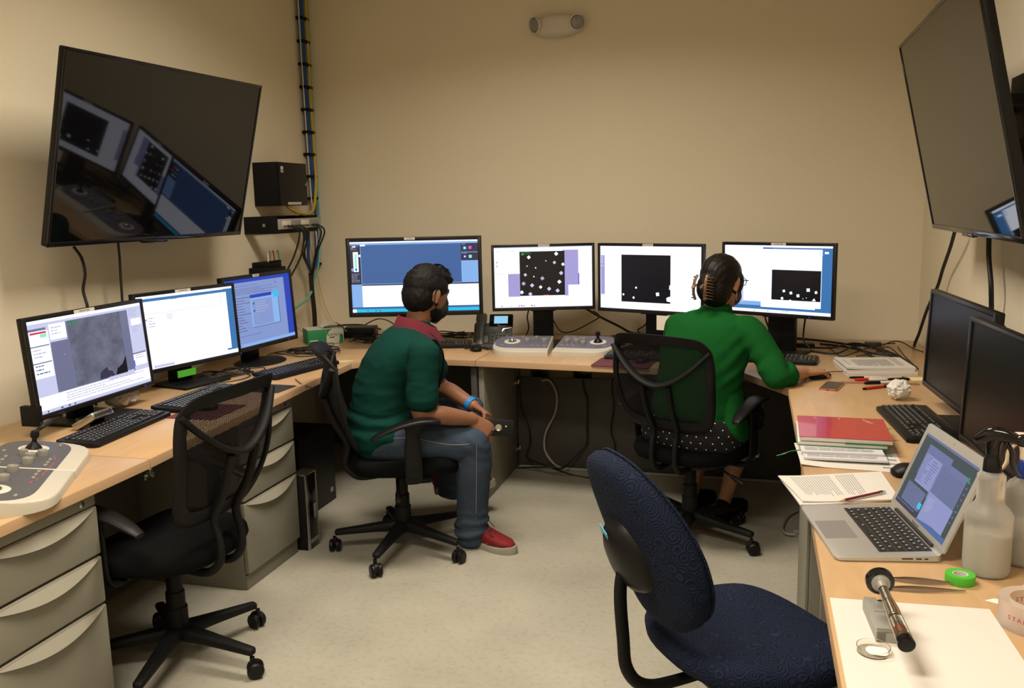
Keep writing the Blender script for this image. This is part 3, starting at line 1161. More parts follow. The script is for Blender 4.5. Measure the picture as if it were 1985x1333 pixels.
A1 = [(0, 0, 1, 1, SPALE, 0), (0, 0, 1, .035, SW), (.0, .115, .155, .62, SW, 1), (.0, .085, .14, .11, SG, 2), (.015, .125, .14, .145, SRED, 3), (.09, .15, .14, .19, SMINT, 3),
      (.165, .065, .30, .235, SW, 2), (0, .27, .15, .282, SG, 3), (0, .45, .15, .462, SG, 3),
      (.16, .26, .86, .815, SG, 1), (.30, .06, .86, .815, SG, 1), (.315, .06, .785, .805, SMG, 3), ('poly', [(.67, .80), (.69, .73), (.745, .69), (.785, .60), (.785, .80)], SK, 4),
      ('poly', [(.52, .805), (.53, .73), (.56, .70), (.60, .68), (.605, .72), (.64, .74), (.66, .80)], SDK, 4),
      ('dot', .335, .10, .022, SGRN, .2, 6, 5), ('text', .355, .075, .46, .125, 2, SGRN, 5), ('dot', .255, .42, .004, SW, .2, 5, 5), ('dot', .62, .79, .007, SRED, .2, 6, 5),
      (.885, .18, .985, .26, SW, 2), ('text', .87, .06, .98, .16, 6, STL, 3), ('text', .89, .28, .96, .36, 3, STL, 3), (.855, .60, .99, .615, SG, 3), (.86, .62, .99, .76, SW, 2), ('text', .88, .63, .98, .69, 2, STL, 3), (.856, .69, .868, .765, SBLD, 4),
      (0, .82, 1, .965, SW, 1), (.02, .63, .15, .82, SPALE, 2), (.60, .79, .85, .84, SPALE, 2), ('text', .22, .84, .95, .95, 4, STL, 3), ('text', .02, .31, .13, .42, 3, STL, 3), ('text', .02, .48, .13, .60, 3, STX, 3), ('text', .18, .10, .27, .20, 3, STL, 3),
      (0, .965, 1, 1, SPALE, 2), ('dot', .06, .985, .010, SK, .2, 8, 3), ('dot', .10, .985, .006, STX, .2, 4, 3), (.16, .975, .18, .993, STX, 3), (.22, .975, .24, .993, STX, 3), (.27, .975, .285, .993, STX, 3)]
A2 = [(0, 0, 1, 1, SW, 0), (.0, .035, .93, .075, SDESK, 1), (.90, .03, 1, .94, SDESK, 1), (.86, .075, .93, .92, SW, 2), (.0, .075, .87, .92, SW, 2), (.88, .89, 1, .945, SDESK, 1),
      (0, .245, .87, .248, STL, 3), (.86, .08, .863, .25, STL, 3), (.0, .31, .085, .335, SLB, 3), ('text', .02, .09, .12, .12, 1, STL, 3), ('text', .34, .075, .43, .10, 1, STL, 3), ('text', .10, .30, .16, .45, 4, STL, 3), ('text', .28, .28, .36, .36, 4, STL, 3),
      (0, .945, 1, 1, SW, 2), (.10, .955, .30, .99, SPALE, 3)]
A3 = [(0, 0, 1, 1, SDOC, 0), (0, 0, 1, .05, SROY, 1), (.90, 0, 1, .95, SROY, 1), (0, .955, 1, 1, SLB, 2), (.0, .03, .14, .055, SW, 2), ('text', .03, .10, .60, .12, 1, STX, 2), ('text', .03, .14, .82, .24, 5, STX, 2),
      ('text', .03, .27, .40, .80, 13, STX, 2), ('text', .03, .84, .5, .86, 1, STX, 2), (.355, .29, .79, .745, STX, 2), (.35, .28, .78, .735, SLB, 3), (.37, .33, .68, .72, SDOC, 4), (.35, .25, .68, .30, SROY, 4), (.71, .24, .79, .34, SCY, 4), ('text', .42, .36, .66, .55, 5, STL, 5),
      (.38, .37, .41, .40, STX, 5), (.38, .48, .41, .51, STX, 5), ('text', .74, .10, .80, .14, 2, STX, 3), ('dot', .10, .975, .010, SK, .1, 6, 4), ('dot', .15, .975, .010, SK, .1, 6, 4)]
A4 = [(0, 0, 1, 1, SBL, 0), (0, 0, 1, .02, SW, 1), (0, .02, 1, .045, SLB, 1), (0, .045, .082, .60, SDK, 2), (0, .60, .082, .93, SLB, 2), (.02, .055, .045, .075, SW, 3), (.08, .035, .12, .06, SW, 3), (.082, .60, 1, .62, SDK, 2), (.082, .62, 1, .925, SW, 2), (.08, .045, .084, .60, SLB, 3), (.083, .595, .87, .602, SLB, 3),
      (.022, .14, .062, .42, SW, 3), (.035, .17, .050, .38, SMINT, 4), ('dot', .015, .39, .022, SLB, 0, 8, 5), ('dot', .042, .39, .016, SROY, 0, 8, 5), (.065, .18, .082, .21, SW, 3), ('text', .005, .06, .075, .12, 3, STL, 4), ('text', .005, .45, .075, .58, 6, STL, 4),
      (.868, .05, 1, .29, SDK, 2), (.868, .29, 1, .60, SLB, 2), (.87, .17, 1, .178, SLB, 3), ('dot', .898, .115, .030, SCY, .78, 4, 4), ('dot', .94, .11, .030, SMAG, .78, 4, 4), ('dot', .898, .235, .030, SPUR, .78, 4, 4), ('dot', .94, .235, .030, SMINT, .78, 4, 4),
      ('dot', .898, .115, .012, SW, .78, 6, 5), ('dot', .898, .235, .012, SW, .78, 6, 5), ('text', .875, .06, .93, .08, 1, STL, 3), ('text', .875, .185, .93, .205, 1, STL, 3),
      (0, .925, 1, .955, SBL, 2), (0, .955, 1, 1, SCY, 2), (.0, .955, .03, 1, SW, 3), ('dot', .12, .978, .008, SK, 0, 6, 4), (.18, .97, .19, .99, SBL, 4), (.21, .97, .22, .99, SBL, 4)]
_sq = []
_rs = random.Random(5)
for r_ in range(-2, 7):
    for c_ in range(-2, 8):
        u = .355 + c_ * .087 - r_ * .0195 * 1.0
        v = .17 + r_ * .145 + c_ * .032
        if .268 < u < .712 and .10 < v < .80:
            if (r_, c_) in ((0, 1), (1, 2), (1, 3), (-1, 2), (2, 3)):
                continue
            _sq.append(('dot', u, v, _rs.choice([.030, .036, .034, .014, .036]), _rs.choice([SW, SPALE, SW, STL]), .15, 4, 5))
A5 = [(0, 0, 1, 1, SW, 0), (.14, .44, .26, .82, SV, 1), (.70, .06, .86, .64, SV, 1), (.72, .62, .755, .82, SV, 1), (.26, .075, .72, .81, SK, 2), (.86, .45, .868, .64, SROY, 3), ('dot', .292, .115, .026, SGRN, .2, 6, 5), ('text', .31, .085, .41, .135, 2, SGRN, 5), (.50, .797, .555, .81, SRED, 5),
      ('text', .02, .06, .12, .08, 1, STL, 2), ('text', .16, .06, .26, .08, 1, STL, 2), (.02, .235, .035, .26, STL, 2), (.02, .295, .035, .32, STL, 2), ('text', .02, .44, .13, .455, 1, STL, 2), ('text', .09, .33, .13, .345, 1, STL, 2), ('text', .88, .27, .95, .285, 1, STL, 2),
      (0, .0, 1, .012, SPALE, 2), ('dot', .07, .975, .010, SK, .1, 6, 2), (.16, .965, .175, .985, SMINT, 2), (.24, .965, .255, .985, SMAG, 2), (.265, .965, .28, .985, STX, 2), (.29, .965, .305, .985, SMAG, 2), (.37, .965, .385, .985, STX, 2), ('dot', .405, .975, .010, SK, .1, 6, 2)] + _sq
A6 = [(0, 0, 1, 1, SW, 0), (.005, .15, .045, .78, SV, 1), (.22, .135, .71, .885, SK, 1), ('dot', .37, .655, .018, SW, .1, 8, 3), ('dot', .24, .77, .018, SW, .1, 8, 3), ('dot', .345, .815, .020, SW, .1, 8, 3), ('dot', .585, .745, .038, SW, .6, 4, 3),
      ('poly', [(.69, .78), (.71, .775), (.71, .86), (.675, .85), (.67, .80)], SW, 3), ('poly', [(.70, .60), (.71, .595), (.71, .67), (.697, .66)], SW, 3), ('dot', .02, .18, .010, SW, 0, 6, 3), ('dot', .022, .22, .010, SW, 0, 6, 3), ('dot', .022, .26, .010, SW, 0, 6, 3), ('dot', .022, .32, .010, SW, 0, 6, 3), ('text', .92, .94, .98, .96, 1, STL, 2)]
A7 = [(0, 0, 1, 1, SDESK, 0), (0, 0, 1, .03, SW, 1), (0, .03, .37, .84, SW, 1), (.37, .03, .46, .05, SROY, 2), (.37, .05, .91, .90, SW, 2), (.88, .06, .915, .14, SLB, 2), (.36, .84, .86, .92, SW, 2), (.12, .84, .36, .90, SLB, 2), (0, .60, .19, .86, SPALE, 2), (.46, .355, .905, .80, SK, 3),
      ('dot', .575, .665, .026, SW, .5, 4, 4), ('dot', .64, .69, .028, SW, .4, 4, 4), ('dot', .705, .725, .030, SW, .6, 4, 4), ('dot', .795, .635, .034, SW, .7, 4, 4), ('dot', .865, .665, .026, SW, .5, 4, 4), ('dot', .56, .775, .026, SW, .5, 4, 4), ('poly', [(.62, .80), (.635, .785), (.65, .80)], SW, 4), ('poly', [(.83, .79), (.85, .75), (.865, .79)], SW, 4), ('dot', .75, .765, .008, SW, .5, 4, 4), ('dot', .78, .75, .008, SW, .5, 4, 4),
      (0, .955, 1, 1, SW, 2), ('dot', .30, .977, .008, SK, .1, 6, 3), ('dot', .43, .977, .008, SK, .1, 6, 3), ('text', .56, .965, .66, .985, 1, STX, 3), (.93, .08, .965, .11, SW, 3)]
m1_ = monitor('black monitor nearest the camera on the left desk, grey micrograph on screen', (-2.37, 2.66, .985), R(91.5), R(4), .62, .355, A1, sticker=(.105, .013, 'MICROSCOPE'), st_x=-.02, led=.235, seed=3, base_shape='rect')
monitor('black monitor showing a mostly white window, middle of the three on the left desk', (-2.425, 3.315, .997), R(77), R(3), .56, .345, A2, sticker=(.085, .013, 'COMPUTER'), st_x=-.02, seed=4, led=.262)
monitor('black monitor with a blue document screen in the left corner', (-2.39, 3.845, 1.006), R(85), R(3), .56, .37, A3, sticker=(.05, .013, 'CAMERA'), st_x=-.02, seed=5, base_shape='oval', led=.18, bz=.018)
monitor('large black monitor with dark blue workspace in front of the seated man', (-1.72, 4.25, 1.14), R(15.7), 0, .705, .413, A4, sticker=(.055, .013, 'CAMERA'), st_x=-.02, seed=6, stand='arm', bz=.020)
monitor('black monitor showing a dark image with white squares above the left console', (-1.10, 4.54, 1.113), R(16.4), R(2), .553, .355, A5, sticker=(.06, .013, 'MICROSCOPE'), st_x=.005, led=.17, seed=7)
monitor('black monitor showing a tall black image above the joystick console', (-.53, 4.49, 1.11), R(-20), R(0), .60, .36, A6, sticker=(.06, .013, 'MICROSCOPE'), st_x=-.005, seed=8)
monitor('black monitor with blue desktop in front of the woman on the back desk', (.093, 4.44, 1.11), R(-25.5), R(0), .58, .363, A7, sticker=(.075, .013, 'COMPUTER'), st_x=.01, led=.16, seed=9, colw=.07)
monitor('switched-off black monitor farther along the right wall', (.635, 3.10, .99), R(-86), R(2), .70, .355, None)
monitor('switched-off black monitor on the right wall nearest the camera', (.60, 2.38, .99), R(-86), R(2), .60, .355, None)

bm = NB()
b2(bm, -.012, .012, -.05, .02, -.035, .035, .002)
for k in range(4):
    b2(bm, -.006, .006, -.0508, -.0498, -.026 + k * .014, -.018 + k * .014, mi=1)
o = obj('port_box', bm, [M_blk2, M_ink], m1_)
o.location = (-.302, -.055, .085)
# sticky notes on monitors
bm = NB()
b2(bm, -.05, .05, -.001, .0, -.03, .0)
o = obj('sticky_note', bm, M_green, None, M=I())
o.location = (-2.408, 3.245, .818)
o.rotation_euler = (0, 0, R(77))
tag(o, 'bright green sticky strip under the mostly white monitor', 'note')
bm = NB()
b2(bm, -.035, .035, -.001, .0, -.075, .0)
o = obj('paper_slip', bm, M_scrap)
o.location = (-.455, 4.452, .925)
o.rotation_euler = (0, 0, R(-20))
tag(o, 'cream paper slip hanging below the tall black image monitor', 'note')

# ---------------------------------------------------------------- wall televisions
def television(label, c, rz, tilt, w, h, wallx):
    t = thing('wall_television', label, 'television', c, rz)
    Mp = RX(-tilt)
    bm = NB()
    b2(bm, -w / 2, w / 2, 0, .028, -h / 2, h / 2, .006, M=Mp)
    b2(bm, -w * .36, w * .36, .026, .058, -h * .42, h * .25, .018, M=Mp)
    obj('housing', bm, M_blk, t)
    bm = NB()
    bz = .011
    for a in ((-w / 2, w / 2, h / 2 - bz, h / 2), (-w / 2, w / 2, -h / 2, -h / 2 + .018), (-w / 2, -w / 2 + bz, -h / 2, h / 2), (w / 2 - bz, w / 2, -h / 2, h / 2)):
        b2(bm, a[0], a[1], -.005, .002, a[2], a[3], .002, M=Mp)
    b2(bm, -.09, .06, -.007, .01, -h / 2 - .008, -h / 2 + .006, .002, M=Mp)
    obj('bezel', bm, M_gloss, t)
    bm = NB()
    b2(bm, -w / 2 + bz, w / 2 - bz, -.0015, 0, -h / 2 + .017, h / 2 - bz, M=Mp)
    obj('screen', bm, M_tvscr, t)
    # wall bracket
    dist = abs(c[0] - wallx)
    bm = NB()
    b2(bm, -.22, .22, dist - .028, dist - .003, -.16, .16, .004)
    for s in (-1, 1):
        b2(bm, s * .2 - .015, s * .2 + .015, .058, .075, -.2, .2, .003, M=Mp)
        b2(bm, s * .2 - .012, s * .2 + .012, .03, dist - .02, -.10, -.06, .003)
        b2(bm, s * .2 - .012, s * .2 + .012, .03, dist - .02, .04, .07, .003)
    obj('wall_bracket', bm, M_blk2, t)
    return t
television('large black flat television tilted down on the left wall', (-2.352, 3.159, 1.730), R(87), R(-14.5), 1.145, .707, XL)
television('large black flat television tilted down on the right wall', (.583, 3.119, 1.721), R(-90.1), R(-12.6), 1.23, .707, XR)

# ---------------------------------------------------------------- keyboards (local +Y away from typist, origin at front centre)
def key_mesh(wk, dk, leg=True, h=.0065, lv=0):
    bm = NB()
    t = .0018
    pts = [(-wk / 2, -dk / 2), (wk / 2, -dk / 2), (wk / 2, dk / 2), (-wk / 2, dk / 2)]
    lo = [bm.verts.new((x, y, 0)) for x, y in pts]
    hi = [bm.verts.new((x * (1 - 2 * t / wk), y * (1 - 2 * t / dk), h)) for x, y in pts]
    bm.faces.new(hi)
    for i in range(4):
        bm.faces.new((lo[i], lo[(i + 1) % 4], hi[(i + 1) % 4], hi[i]))
    if leg:
        a = .0026
        ox = -wk * .12
        q = [bm.verts.new((ox + x, .001 + y, h + .0003)) for x, y in ((-a, -a * .8), (a * .6, -a), (a * .7, a), (-a * .7, a * .9))]
        f = bm.faces.new(q)
        f.material_index = 1
    me = bpy.data.meshes.new('key')
    bm.to_mesh(me)
    bm.free()
    me.materials.append(M_key)
    me.materials.append(M_legend)
    return me
KEYS = {}
def keys_layout(full=True):
    u = .019
    L = []
    rows = [(0, [1.25, 1.25, 1.25, 6.25, 1.25, 1.25, 1.25, 1.25]), (1, [2.25] + [1] * 10 + [2.75]), (2, [1.75] + [1] * 11 + [2.25]), (3, [1.5] + [1] * 12 + [1.5]), (4, [1] * 13 + [2])]
    for r_, ws in rows:
        x = 0
        for wd in ws:
            L.append((x + wd / 2, r_, wd, 1))
            x += wd
    L.append((.5, 5.3, 1, .8))
    for k in range(12):
        L.append((2 + k + .4 * (k // 4) + .5 - .2, 5.3, 1, .8))
    if full:
        for k in range(3):
            L += [(15.75 + k, 5.3, 1, .8), (15.75 + k, 4, 1, 1), (15.75 + k, 3, 1, 1), (15.75 + k, 0, 1, 1)]
        L.append((16.75, 1, 1, 1))
        for r_ in range(1, 5):
            for k in range(3):
                L.append((19.2 + k, r_, 1, 1))
        L += [(19.7, 0, 2, 1), (21.2, 0, 1, 1), (22.2, .5, 1, 2), (22.2, 2.5, 1, 2), (22.2, 4, 1, 1)]
    return L
KL = keys_layout()
def keyboard(label, loc, rz, tilt=3, W=.452, D=.158, group=None):
    t = thing('keyboard', label, 'keyboard', loc, rz)
    M = RX(R(tilt))
    bm = NB()
    prism(bm, [(-W / 2 + .012, 0), (W / 2 - .012, 0), (W / 2 - .002, .012), (W / 2, D * .8), (W / 2 - .012, D), (-W / 2 + .012, D), (-W / 2, D * .8), (-W / 2 + .002, .012)], .002, .016, .004, M=M)
    b2(bm, -W / 2 + .02, W / 2 - .02, D - .03, D - .02, -.006, .006, M=M)
    obj('case', bm, M_blk, t)
    u = .0186
    x0 = -W / 2 + .014
    for (kx, ky, kw, kd) in KL:
        k = (kw, kd)
        if k not in KEYS:
            KEYS[k] = key_mesh(kw * u - .0018, kd * u * .98 - .0018, kw < 3)
        o = bpy.data.objects.new('key', KEYS[k])
        COL.objects.link(o)
        o.parent = t
        o.matrix_local = M @ T(x0 + kx * u, .022 + ky * u * .98 + .004, .0155)
    return t
def orient(a, b):
    return math.atan2(b[1] - a[1], b[0] - a[0])
keyboard('black keyboard below the micrograph monitor on the left desk', (-2.105, 2.535, DZ), R(96), W=.456)
keyboard('black keyboard below the mostly white monitor', (-2.105, 3.02, DZ), R(92))
keyboard('black keyboard on the left corner desk beside the empty chair back', (-2.03, 3.65, DZ), R(77))
keyboard('black keyboard in front of the seated man, below his large monitor', (-1.70, 4.36, DZ), R(14), W=.45)
keyboard('black keyboard beside the woman\'s right hand on the back desk', (.055, 4.19, DZ), R(-8), W=.445)
keyboard('black keyboard on the right desk below the far dark monitor', (.445, 3.09, DZ), R(-85), W=.452, D=.17)
keyboard('black keyboard half hidden behind the open laptop', (.50, 2.27, DZ), R(-88))
keyboard('black keyboard seen through the mesh back of the woman\'s chair', (-.50, 4.16, DZ), R(-5), W=.44)

# ---------------------------------------------------------------- mice and mats
def mouse(label, loc, rz, m=None):
    t = thing('computer_mouse', label, 'mouse', loc, rz)
    bm = NB()
    rings(bm, [((0, -.048, .012), (.022, 0, 0), (0, 0, .011)), ((0, -.025, .017), (.030, 0, 0), (0, 0, .017)), ((0, .01, .016), (.029, 0, 0), (0, 0, .016)), ((0, .045, .010), (.024, 0, 0), (0, 0, .009))], 4, 18, 0, 2.5)
    for v in bm.verts:
        v.co.z = max(v.co.z, .0005)
    obj('shell', bm, M_blk, t)
    bm = NB()
    lathe(bm, [(.006, -.003), (.009, -.002), (.009, .002), (.006, .003)], 12, 0, T(0, .022, .028) @ RY(PI / 2))
    obj('scroll_wheel', bm, m or M_knob, t)
    return t
def mat_pad(label, c, rz, w, d, m, z=DZ):
    bm = NB()
    prism(bm, [(-w / 2 + .006, -d / 2), (w / 2 - .006, -d / 2), (w / 2, -d / 2 + .006), (w / 2, d / 2 - .006), (w / 2 - .006, d / 2), (-w / 2 + .006, d / 2), (-w / 2, d / 2 - .006), (-w / 2, -d / 2 + .006)], 0, .003, .001)
    o = obj('mouse_pad', bm, m)
    o.location = (c[0], c[1], z)
    o.rotation_euler = (0, 0, rz)
    return tag(o, label, 'mouse pad')
mat_pad('plum mouse pad on the left desk behind the empty chair', (-2.03, 2.84, 0), R(92), .24, .20, M_pad)
mouse('black mouse on the plum pad of the left desk', (-2.06, 2.86, DZ + .003), R(95))
mat_pad('dark mouse pad on the left desk above the second filing cabinet', (-2.03, 3.27, 0), R(88), .15, .20, M_paddk)
mouse('black mouse beside the desk telephone', (-1.43, 4.345, DZ), R(30))
mat_pad('plum mouse pad seen through the mesh of the woman\'s chair', (-.60, 4.10, 0), R(-5), .28, .21, M_pad)
mouse('black mouse on the plum pad by the joystick console', (-.52, 4.13, DZ + .003), R(-5))
mouse('black mouse behind the left corner of the laptop', (.425, 2.53, DZ), R(-70))

# ---------------------------------------------------------------- control consoles
def console(label, loc, rz, side, stick, plate, group=None):
    """side=+1: outer rounded end towards +X.  y runs from the operator to the back; the top slopes up"""
    t = thing('control_console', label, 'console', loc, rz)
    W, D = .300, .255
    def zt(x, y): return .026 + .16 * y
    def outline(m, mf):
        pts = [(m, mf), (W * .62, mf)]
        r_ = D / 2 - m * .5
        cx = W * .60
        n = 14
        y0, y1 = mf, D - m
        cyy = (y0 + y1) / 2
        ry = (y1 - y0) / 2
        for i in range(1, n):
            a = -PI / 2 + PI * i / n
            ca, sa = math.cos(a), math.sin(a)
            pts.append((cx + (W - m - cx) * math.copysign(abs(ca) ** .7, ca), cyy + ry * math.copysign(abs(sa) ** .8, sa)))
        pts += [(W * .62, y1), (m, y1)]
        return [(side * x, y) for x, y in (pts if side > 0 else pts)]
    bm = NB()
    prism(bm, outline(.0, .0), 0, 0, .006, ztop=zt, seg=3)
    obj('shell', bm, M_cream, t, 40)
    bm = NB()
    prism(bm, outline(.006, .052), .010, 0, 0, ztop=lambda x, y: zt(x, y) + .0015)
    obj('top_plate', bm, plate, t)
    S = math.atan(.16)
    def on(x, y, dz=0):
        return T(side * x, y, zt(x, y) + .0015 + dz) @ RX(S)
    bm = NB()
    lathe(bm, [(.0, .0008), (.040, .0008), (.043, .0)], 32, 0, on(.205, .155))
    obj('ring_plate', bm, M_white, t)
    bm = NB()
    if stick:
        lathe(bm, [(.024, 0), (.021, .006), (.011, .016), (.007, .022), (.007, .030), (.012, .036), (.0135, .046), (.010, .055), (0, .058)], 20, 0, on(.205, .155, .0008))
        o = obj('joystick', bm, M_blk, t, 50)
    else:
        lathe(bm, [(.020, .0), (.022, .003), (.019, .004)], 24, 1, on(.205, .155, .0008))
        blob(bm, (0, 0, .003), .0165, .0165, .0165, on(.205, .155), 20, 0)
        o = obj('trackball', bm, [M_chrome, M_plate], t, 50)
    kn = [(.045, .135, 1), (.095, .14, 1), (.128, .165, 0), (.135, .115, 1)] if stick else [(.035, .15, 1), (.125, .15, 1), (.08, .19, 0)]
    for x, y, big in kn:
        bm = NB()
        r_ = .0155 if big else .012
        lathe(bm, [(r_, 0), (r_ * .96, .014), (r_ * .9, .0165), (r_ * .55, .017), (r_ * .45, .0155), (0, .0155)], 20, 0, on(x, y))
        obj('knob', bm, M_knob, t, 40)
    bt = [(.03 + .035 * i, .205) for i in range(3)] + [(.03 + .03 * i, .085) for i in range(3)] + [(.16, .225), (.25, .09)]
    for x, y in bt:
        bm = NB()
        lathe(bm, [(.0085, 0), (.0085, .002), (.007, .0032), (0, .0036)], 16, 0, on(x, y) @ Matrix.Diagonal((1.25, .62, 1, 1)))
        obj('button', bm, M_knob, t, 40)
    bm = NB()
    for x, y in [(.02, .075), (.05, .075), (.10, .08), (.13, .088)]:
        b2(bm, -.011, .011, -.0012, .0012, 0, .0004, M=on(x, y - .006))
    for x, y in [(.02, .225), (.06, .225)]:
        b2(bm, -.011, .011, -.0012, .0012, 0, .0004, M=on(x, y))
    obj('printed_line', bm, M_redmark if plate is M_plate else M_knob, t, flat=True)['kind'] = 'stuff'
    return t
console('grey control console with trackball, left one of the pair on the back desk', (-1.008, 4.222, DZ), R(6), -1, False, M_plate2)
console('grey control console with black joystick, right one of the pair on the back desk', (-.992, 4.248, DZ), R(-3), 1, True, M_plate2)
console('dark grey control console with joystick, far half of the pair at the left edge', (-1.905, 2.020, DZ), R(121), 1, True, M_plate)
console('dark grey control console with trackball, near half of the pair at the left edge', (-1.906, 2.016, DZ), R(121), -1, False, M_plate)

# ---------------------------------------------------------------- desk telephone (local -Y faces the user)
t = thing('desk_telephone', 'dark grey desk telephone with lit display on the back desk', 'telephone', (-1.385, 4.50, DZ), R(10))
A = R(52)
Mt = T(.0, .02, .02) @ RX(A)
bm = NB()
prism(bm, [(-.10, -.085), (.10, -.085), (.095, .09), (-.095, .09)], 0, .02, .006)
b2(bm, -.055, .055, .03, .075, .0, .10, .01)
obj('base', bm, M_phone, t)
bm = NB()
b2(bm, -.020, .108, -.075, .085, .0, .020, .008, M=Mt)
b2(bm, -.105, -.020, -.075, .115, -.004, .012, .006, M=Mt)
obj('body', bm, M_phone, t)
bm = NB()
b2(bm, -.022, .110, .085, .165, -.004, .022, .006, M=Mt)
obj('display_housing', bm, M_gloss, t)
bm = NB()
b2(bm, .006, .082, .103, .150, .022, .0232, M=Mt)
o = obj('display', bm, em('phone_display', (.30, .62, .85), 1.0), t)
bm = NB()
prism(bm, [(-.018, .083), (-.018, .075), (.02, .068), (.034, .052), (.054, .052), (.068, .068), (.106, .075), (.106, .083)], .020, .0225, .001, M=Mt)
lathe(bm, [(.013, 0), (.013, .003), (.010, .004), (0, .005)], 20, 0, Mt @ T(.044, .067, .0225))
obj('silver_trim', bm, M_metal, t)
for iy in range(4):
    for ix in range(3):
        bm = NB()
        b2(bm, -.0075, .0075, -.005, .005, 0, .0025, .0015, M=Mt @ T(.026 + ix * .020, .026 - iy * .016, .02))
        obj('button', bm, M_knob if iy < 0 else M_blk, t)
for x, y in [(-.004, .048), (.008, .058), (.012, .042), (.078, .058), (.09, .048), (.076, .042), (.096, .026), (.002, .0), (.002, .02)]:
    bm = NB()
    b2(bm, -.006, .006, -.004, .004, 0, .0025, .0015, M=Mt @ T(x, y, .02))
    obj('button', bm, M_blk, t)
bm = NB()
rings(bm, [((-.063, -.088, .030), (.030, 0, 0), (0, 0, .020)), ((-.063, -.055, .034), (.030, 0, 0), (0, 0, .019)), ((-.063, -.02, .044), (.022, 0, 0), (0, 0, .014)), ((-.063, .06, .046), (.022, 0, 0), (0, 0, .014)), ((-.063, .115, .036), (.030, 0, 0), (0, 0, .018)), ((-.063, .15, .030), (.030, 0, 0), (0, 0, .018))], 4, 16, 0, 3.2)
obj('handset', bm, M_phone, t, 50, M=Mt)
cable('telephone_cord', [(-1.49, 4.42, .75), (-1.50, 4.38, .748), (-1.45, 4.36, .752), (-1.40, 4.385, .748), (-1.36, 4.35, .75), (-1.33, 4.36, .75), (-1.345, 4.40, .748)], .0055, M_cable, 'coiled black handset cord in front of the desk telephone', 'cord')

# ---------------------------------------------------------------- emergency light on the back wall
t = thing('emergency_light', 'white twin-head emergency light high on the back wall', 'light', (-1.095, YB, 2.475))
bm = NB()
L = []
for y, k in [(0, .97), (-.02, 1.0), (-.04, .97), (-.058, .86), (-.066, .6), (-.068, .25)]:
    L.append([bm.verts.new((math.copysign(abs(math.cos(a)) ** .8, math.cos(a)) * .142 * k, y, math.copysign(abs(math.sin(a)) ** .9, math.sin(a)) * .062 * k)) for a in [2 * PI * i / 40 for i in range(40)]])
for a_, b_ in zip(L, L[1:]):
    for i in range(40):
        bm.faces.new((a_[i], a_[(i + 1) % 40], b_[(i + 1) % 40], b_[i]))
bm.faces.new(L[0]); bm.faces.new(L[-1][::-1])
obj('body', bm, M_white, t, 50)
for s, rz_ in ((-1, -38), (1, 22)):
    Mh = T(s * .118, -.062, .006) @ RZ(R(rz_)) @ RX(R(100))
    bm = NB()
    lathe(bm, [(.020, -.045), (.040, -.012), (.044, 0), (.044, .010), (.040, .012), (.040, .004), (.036, .0)], 30, 0, Mh)
    h = obj('lamp_head', bm, M_white, t)
    bm = NB()
    lathe(bm, [(.038, .004), (.034, .012), (.018, .018), (0, .020)], 26, 0, Mh)
    obj('lens', bm, M_glass, h)
    bm = NB()
    lathe(bm, [(.039, -.002), (.020, -.018), (.004, -.024)], 26, 0, Mh @ T(0, 0, .006))
    obj('reflector', bm, M_chrome, h)
bm = NB()
lathe(bm, [(.0035, 0), (.003, .002), (0, .003)], 12, 0, T(-.004, -.060, -.040) @ RX(R(100)))
obj('indicator_light', bm, em('indicator_red', (1, .05, .06), 4), t)

# ---------------------------------------------------------------- network gear on the left wall
t = thing('network_box', 'black steel network box on the left wall by the corner', 'box', (XL, 4.45, 1.64))
bm = NB()
d = .152
b2(bm, .001, d, -.155, .155, -.118, .118, .003)
for k in range(10):
    b2(bm, d - .006, d + .0015, -.1575, -.154, -.11 + k * .022, -.098 + k * .022, .001)
obj('body', bm, M_blk2, t)
bm = NB()
b2(bm, d, d + .006, -.150, .154, -.117, .117, .002)
c_ = obj('door', bm, M_blk, t)
bm = NB()
b2(bm, d + .006, d + .0068, -.128, -.103, .062, .095)
b2(bm, d + .006, d + .0068, -.07, .075, -.112, -.099)
for k in range(9):
    b2(bm, d + .0068, d + .007, -.06 + k * .014, -.053 + k * .014, -.108, -.103, mi=1)
b2(bm, d + .0068, d + .007, -.124, -.107, .066, .080, mi=1)
obj('label_sticker', bm, [M_label, M_greyink], c_, flat=True)
bm = NB()
cyl(bm, (0, 0, 0), .007, .006, 14, M=T(d + .006, .13, .0) @ RY(PI / 2))
obj('lock', bm, M_metal, c_)

t = thing('patch_panel', 'black bracket with grey patch panel of sockets on the left wall', 'patch panel', (XL, 4.40, 1.42))  # a patch panel: passive sockets on a bracket, no active switch
bm = NB()
d = .20
b2(bm, .001, d, -.225, -.220, -.046, .046, .001)
b2(bm, .001, d, .22, .225, -.046, .046, .001)
b2(bm, d - .02, d, -.22, .22, -.046, -.030, .001)
b2(bm, .001, .012, -.22, .22, -.046, .046, .001)
obj('bracket', bm, M_blk2, t)
bm = NB()
b2(bm, d, d + .008, -.22, .235, -.025, .032, .004)
p_ = obj('panel', bm, M_cgrey, t)
for k in range(4):
    bm = NB()
    y0 = -.185 + k * .102
    b2(bm, d + .008, d + .012, y0, y0 + .088, -.018, .022, .001)
    obj('socket_block', bm, M_label if k % 2 == 0 else M_knob, p_)
bm = NB()
for k in range(4):
    for q in range(6):
        y0 = -.182 + k * .102 + q * .0142
        b2(bm, d + .0118, d + .0135, y0, y0 + .009, -.014, -.003)
obj('socket', bm, M_ink, p_)
bm = NB()
lathe(bm, [(.009, 0), (.009, .004), (.005, .005), (.005, .003)], 14, 0, T(d * .62, -.2255, 0) @ RX(PI / 2))
obj('lock', bm, M_metal, t)

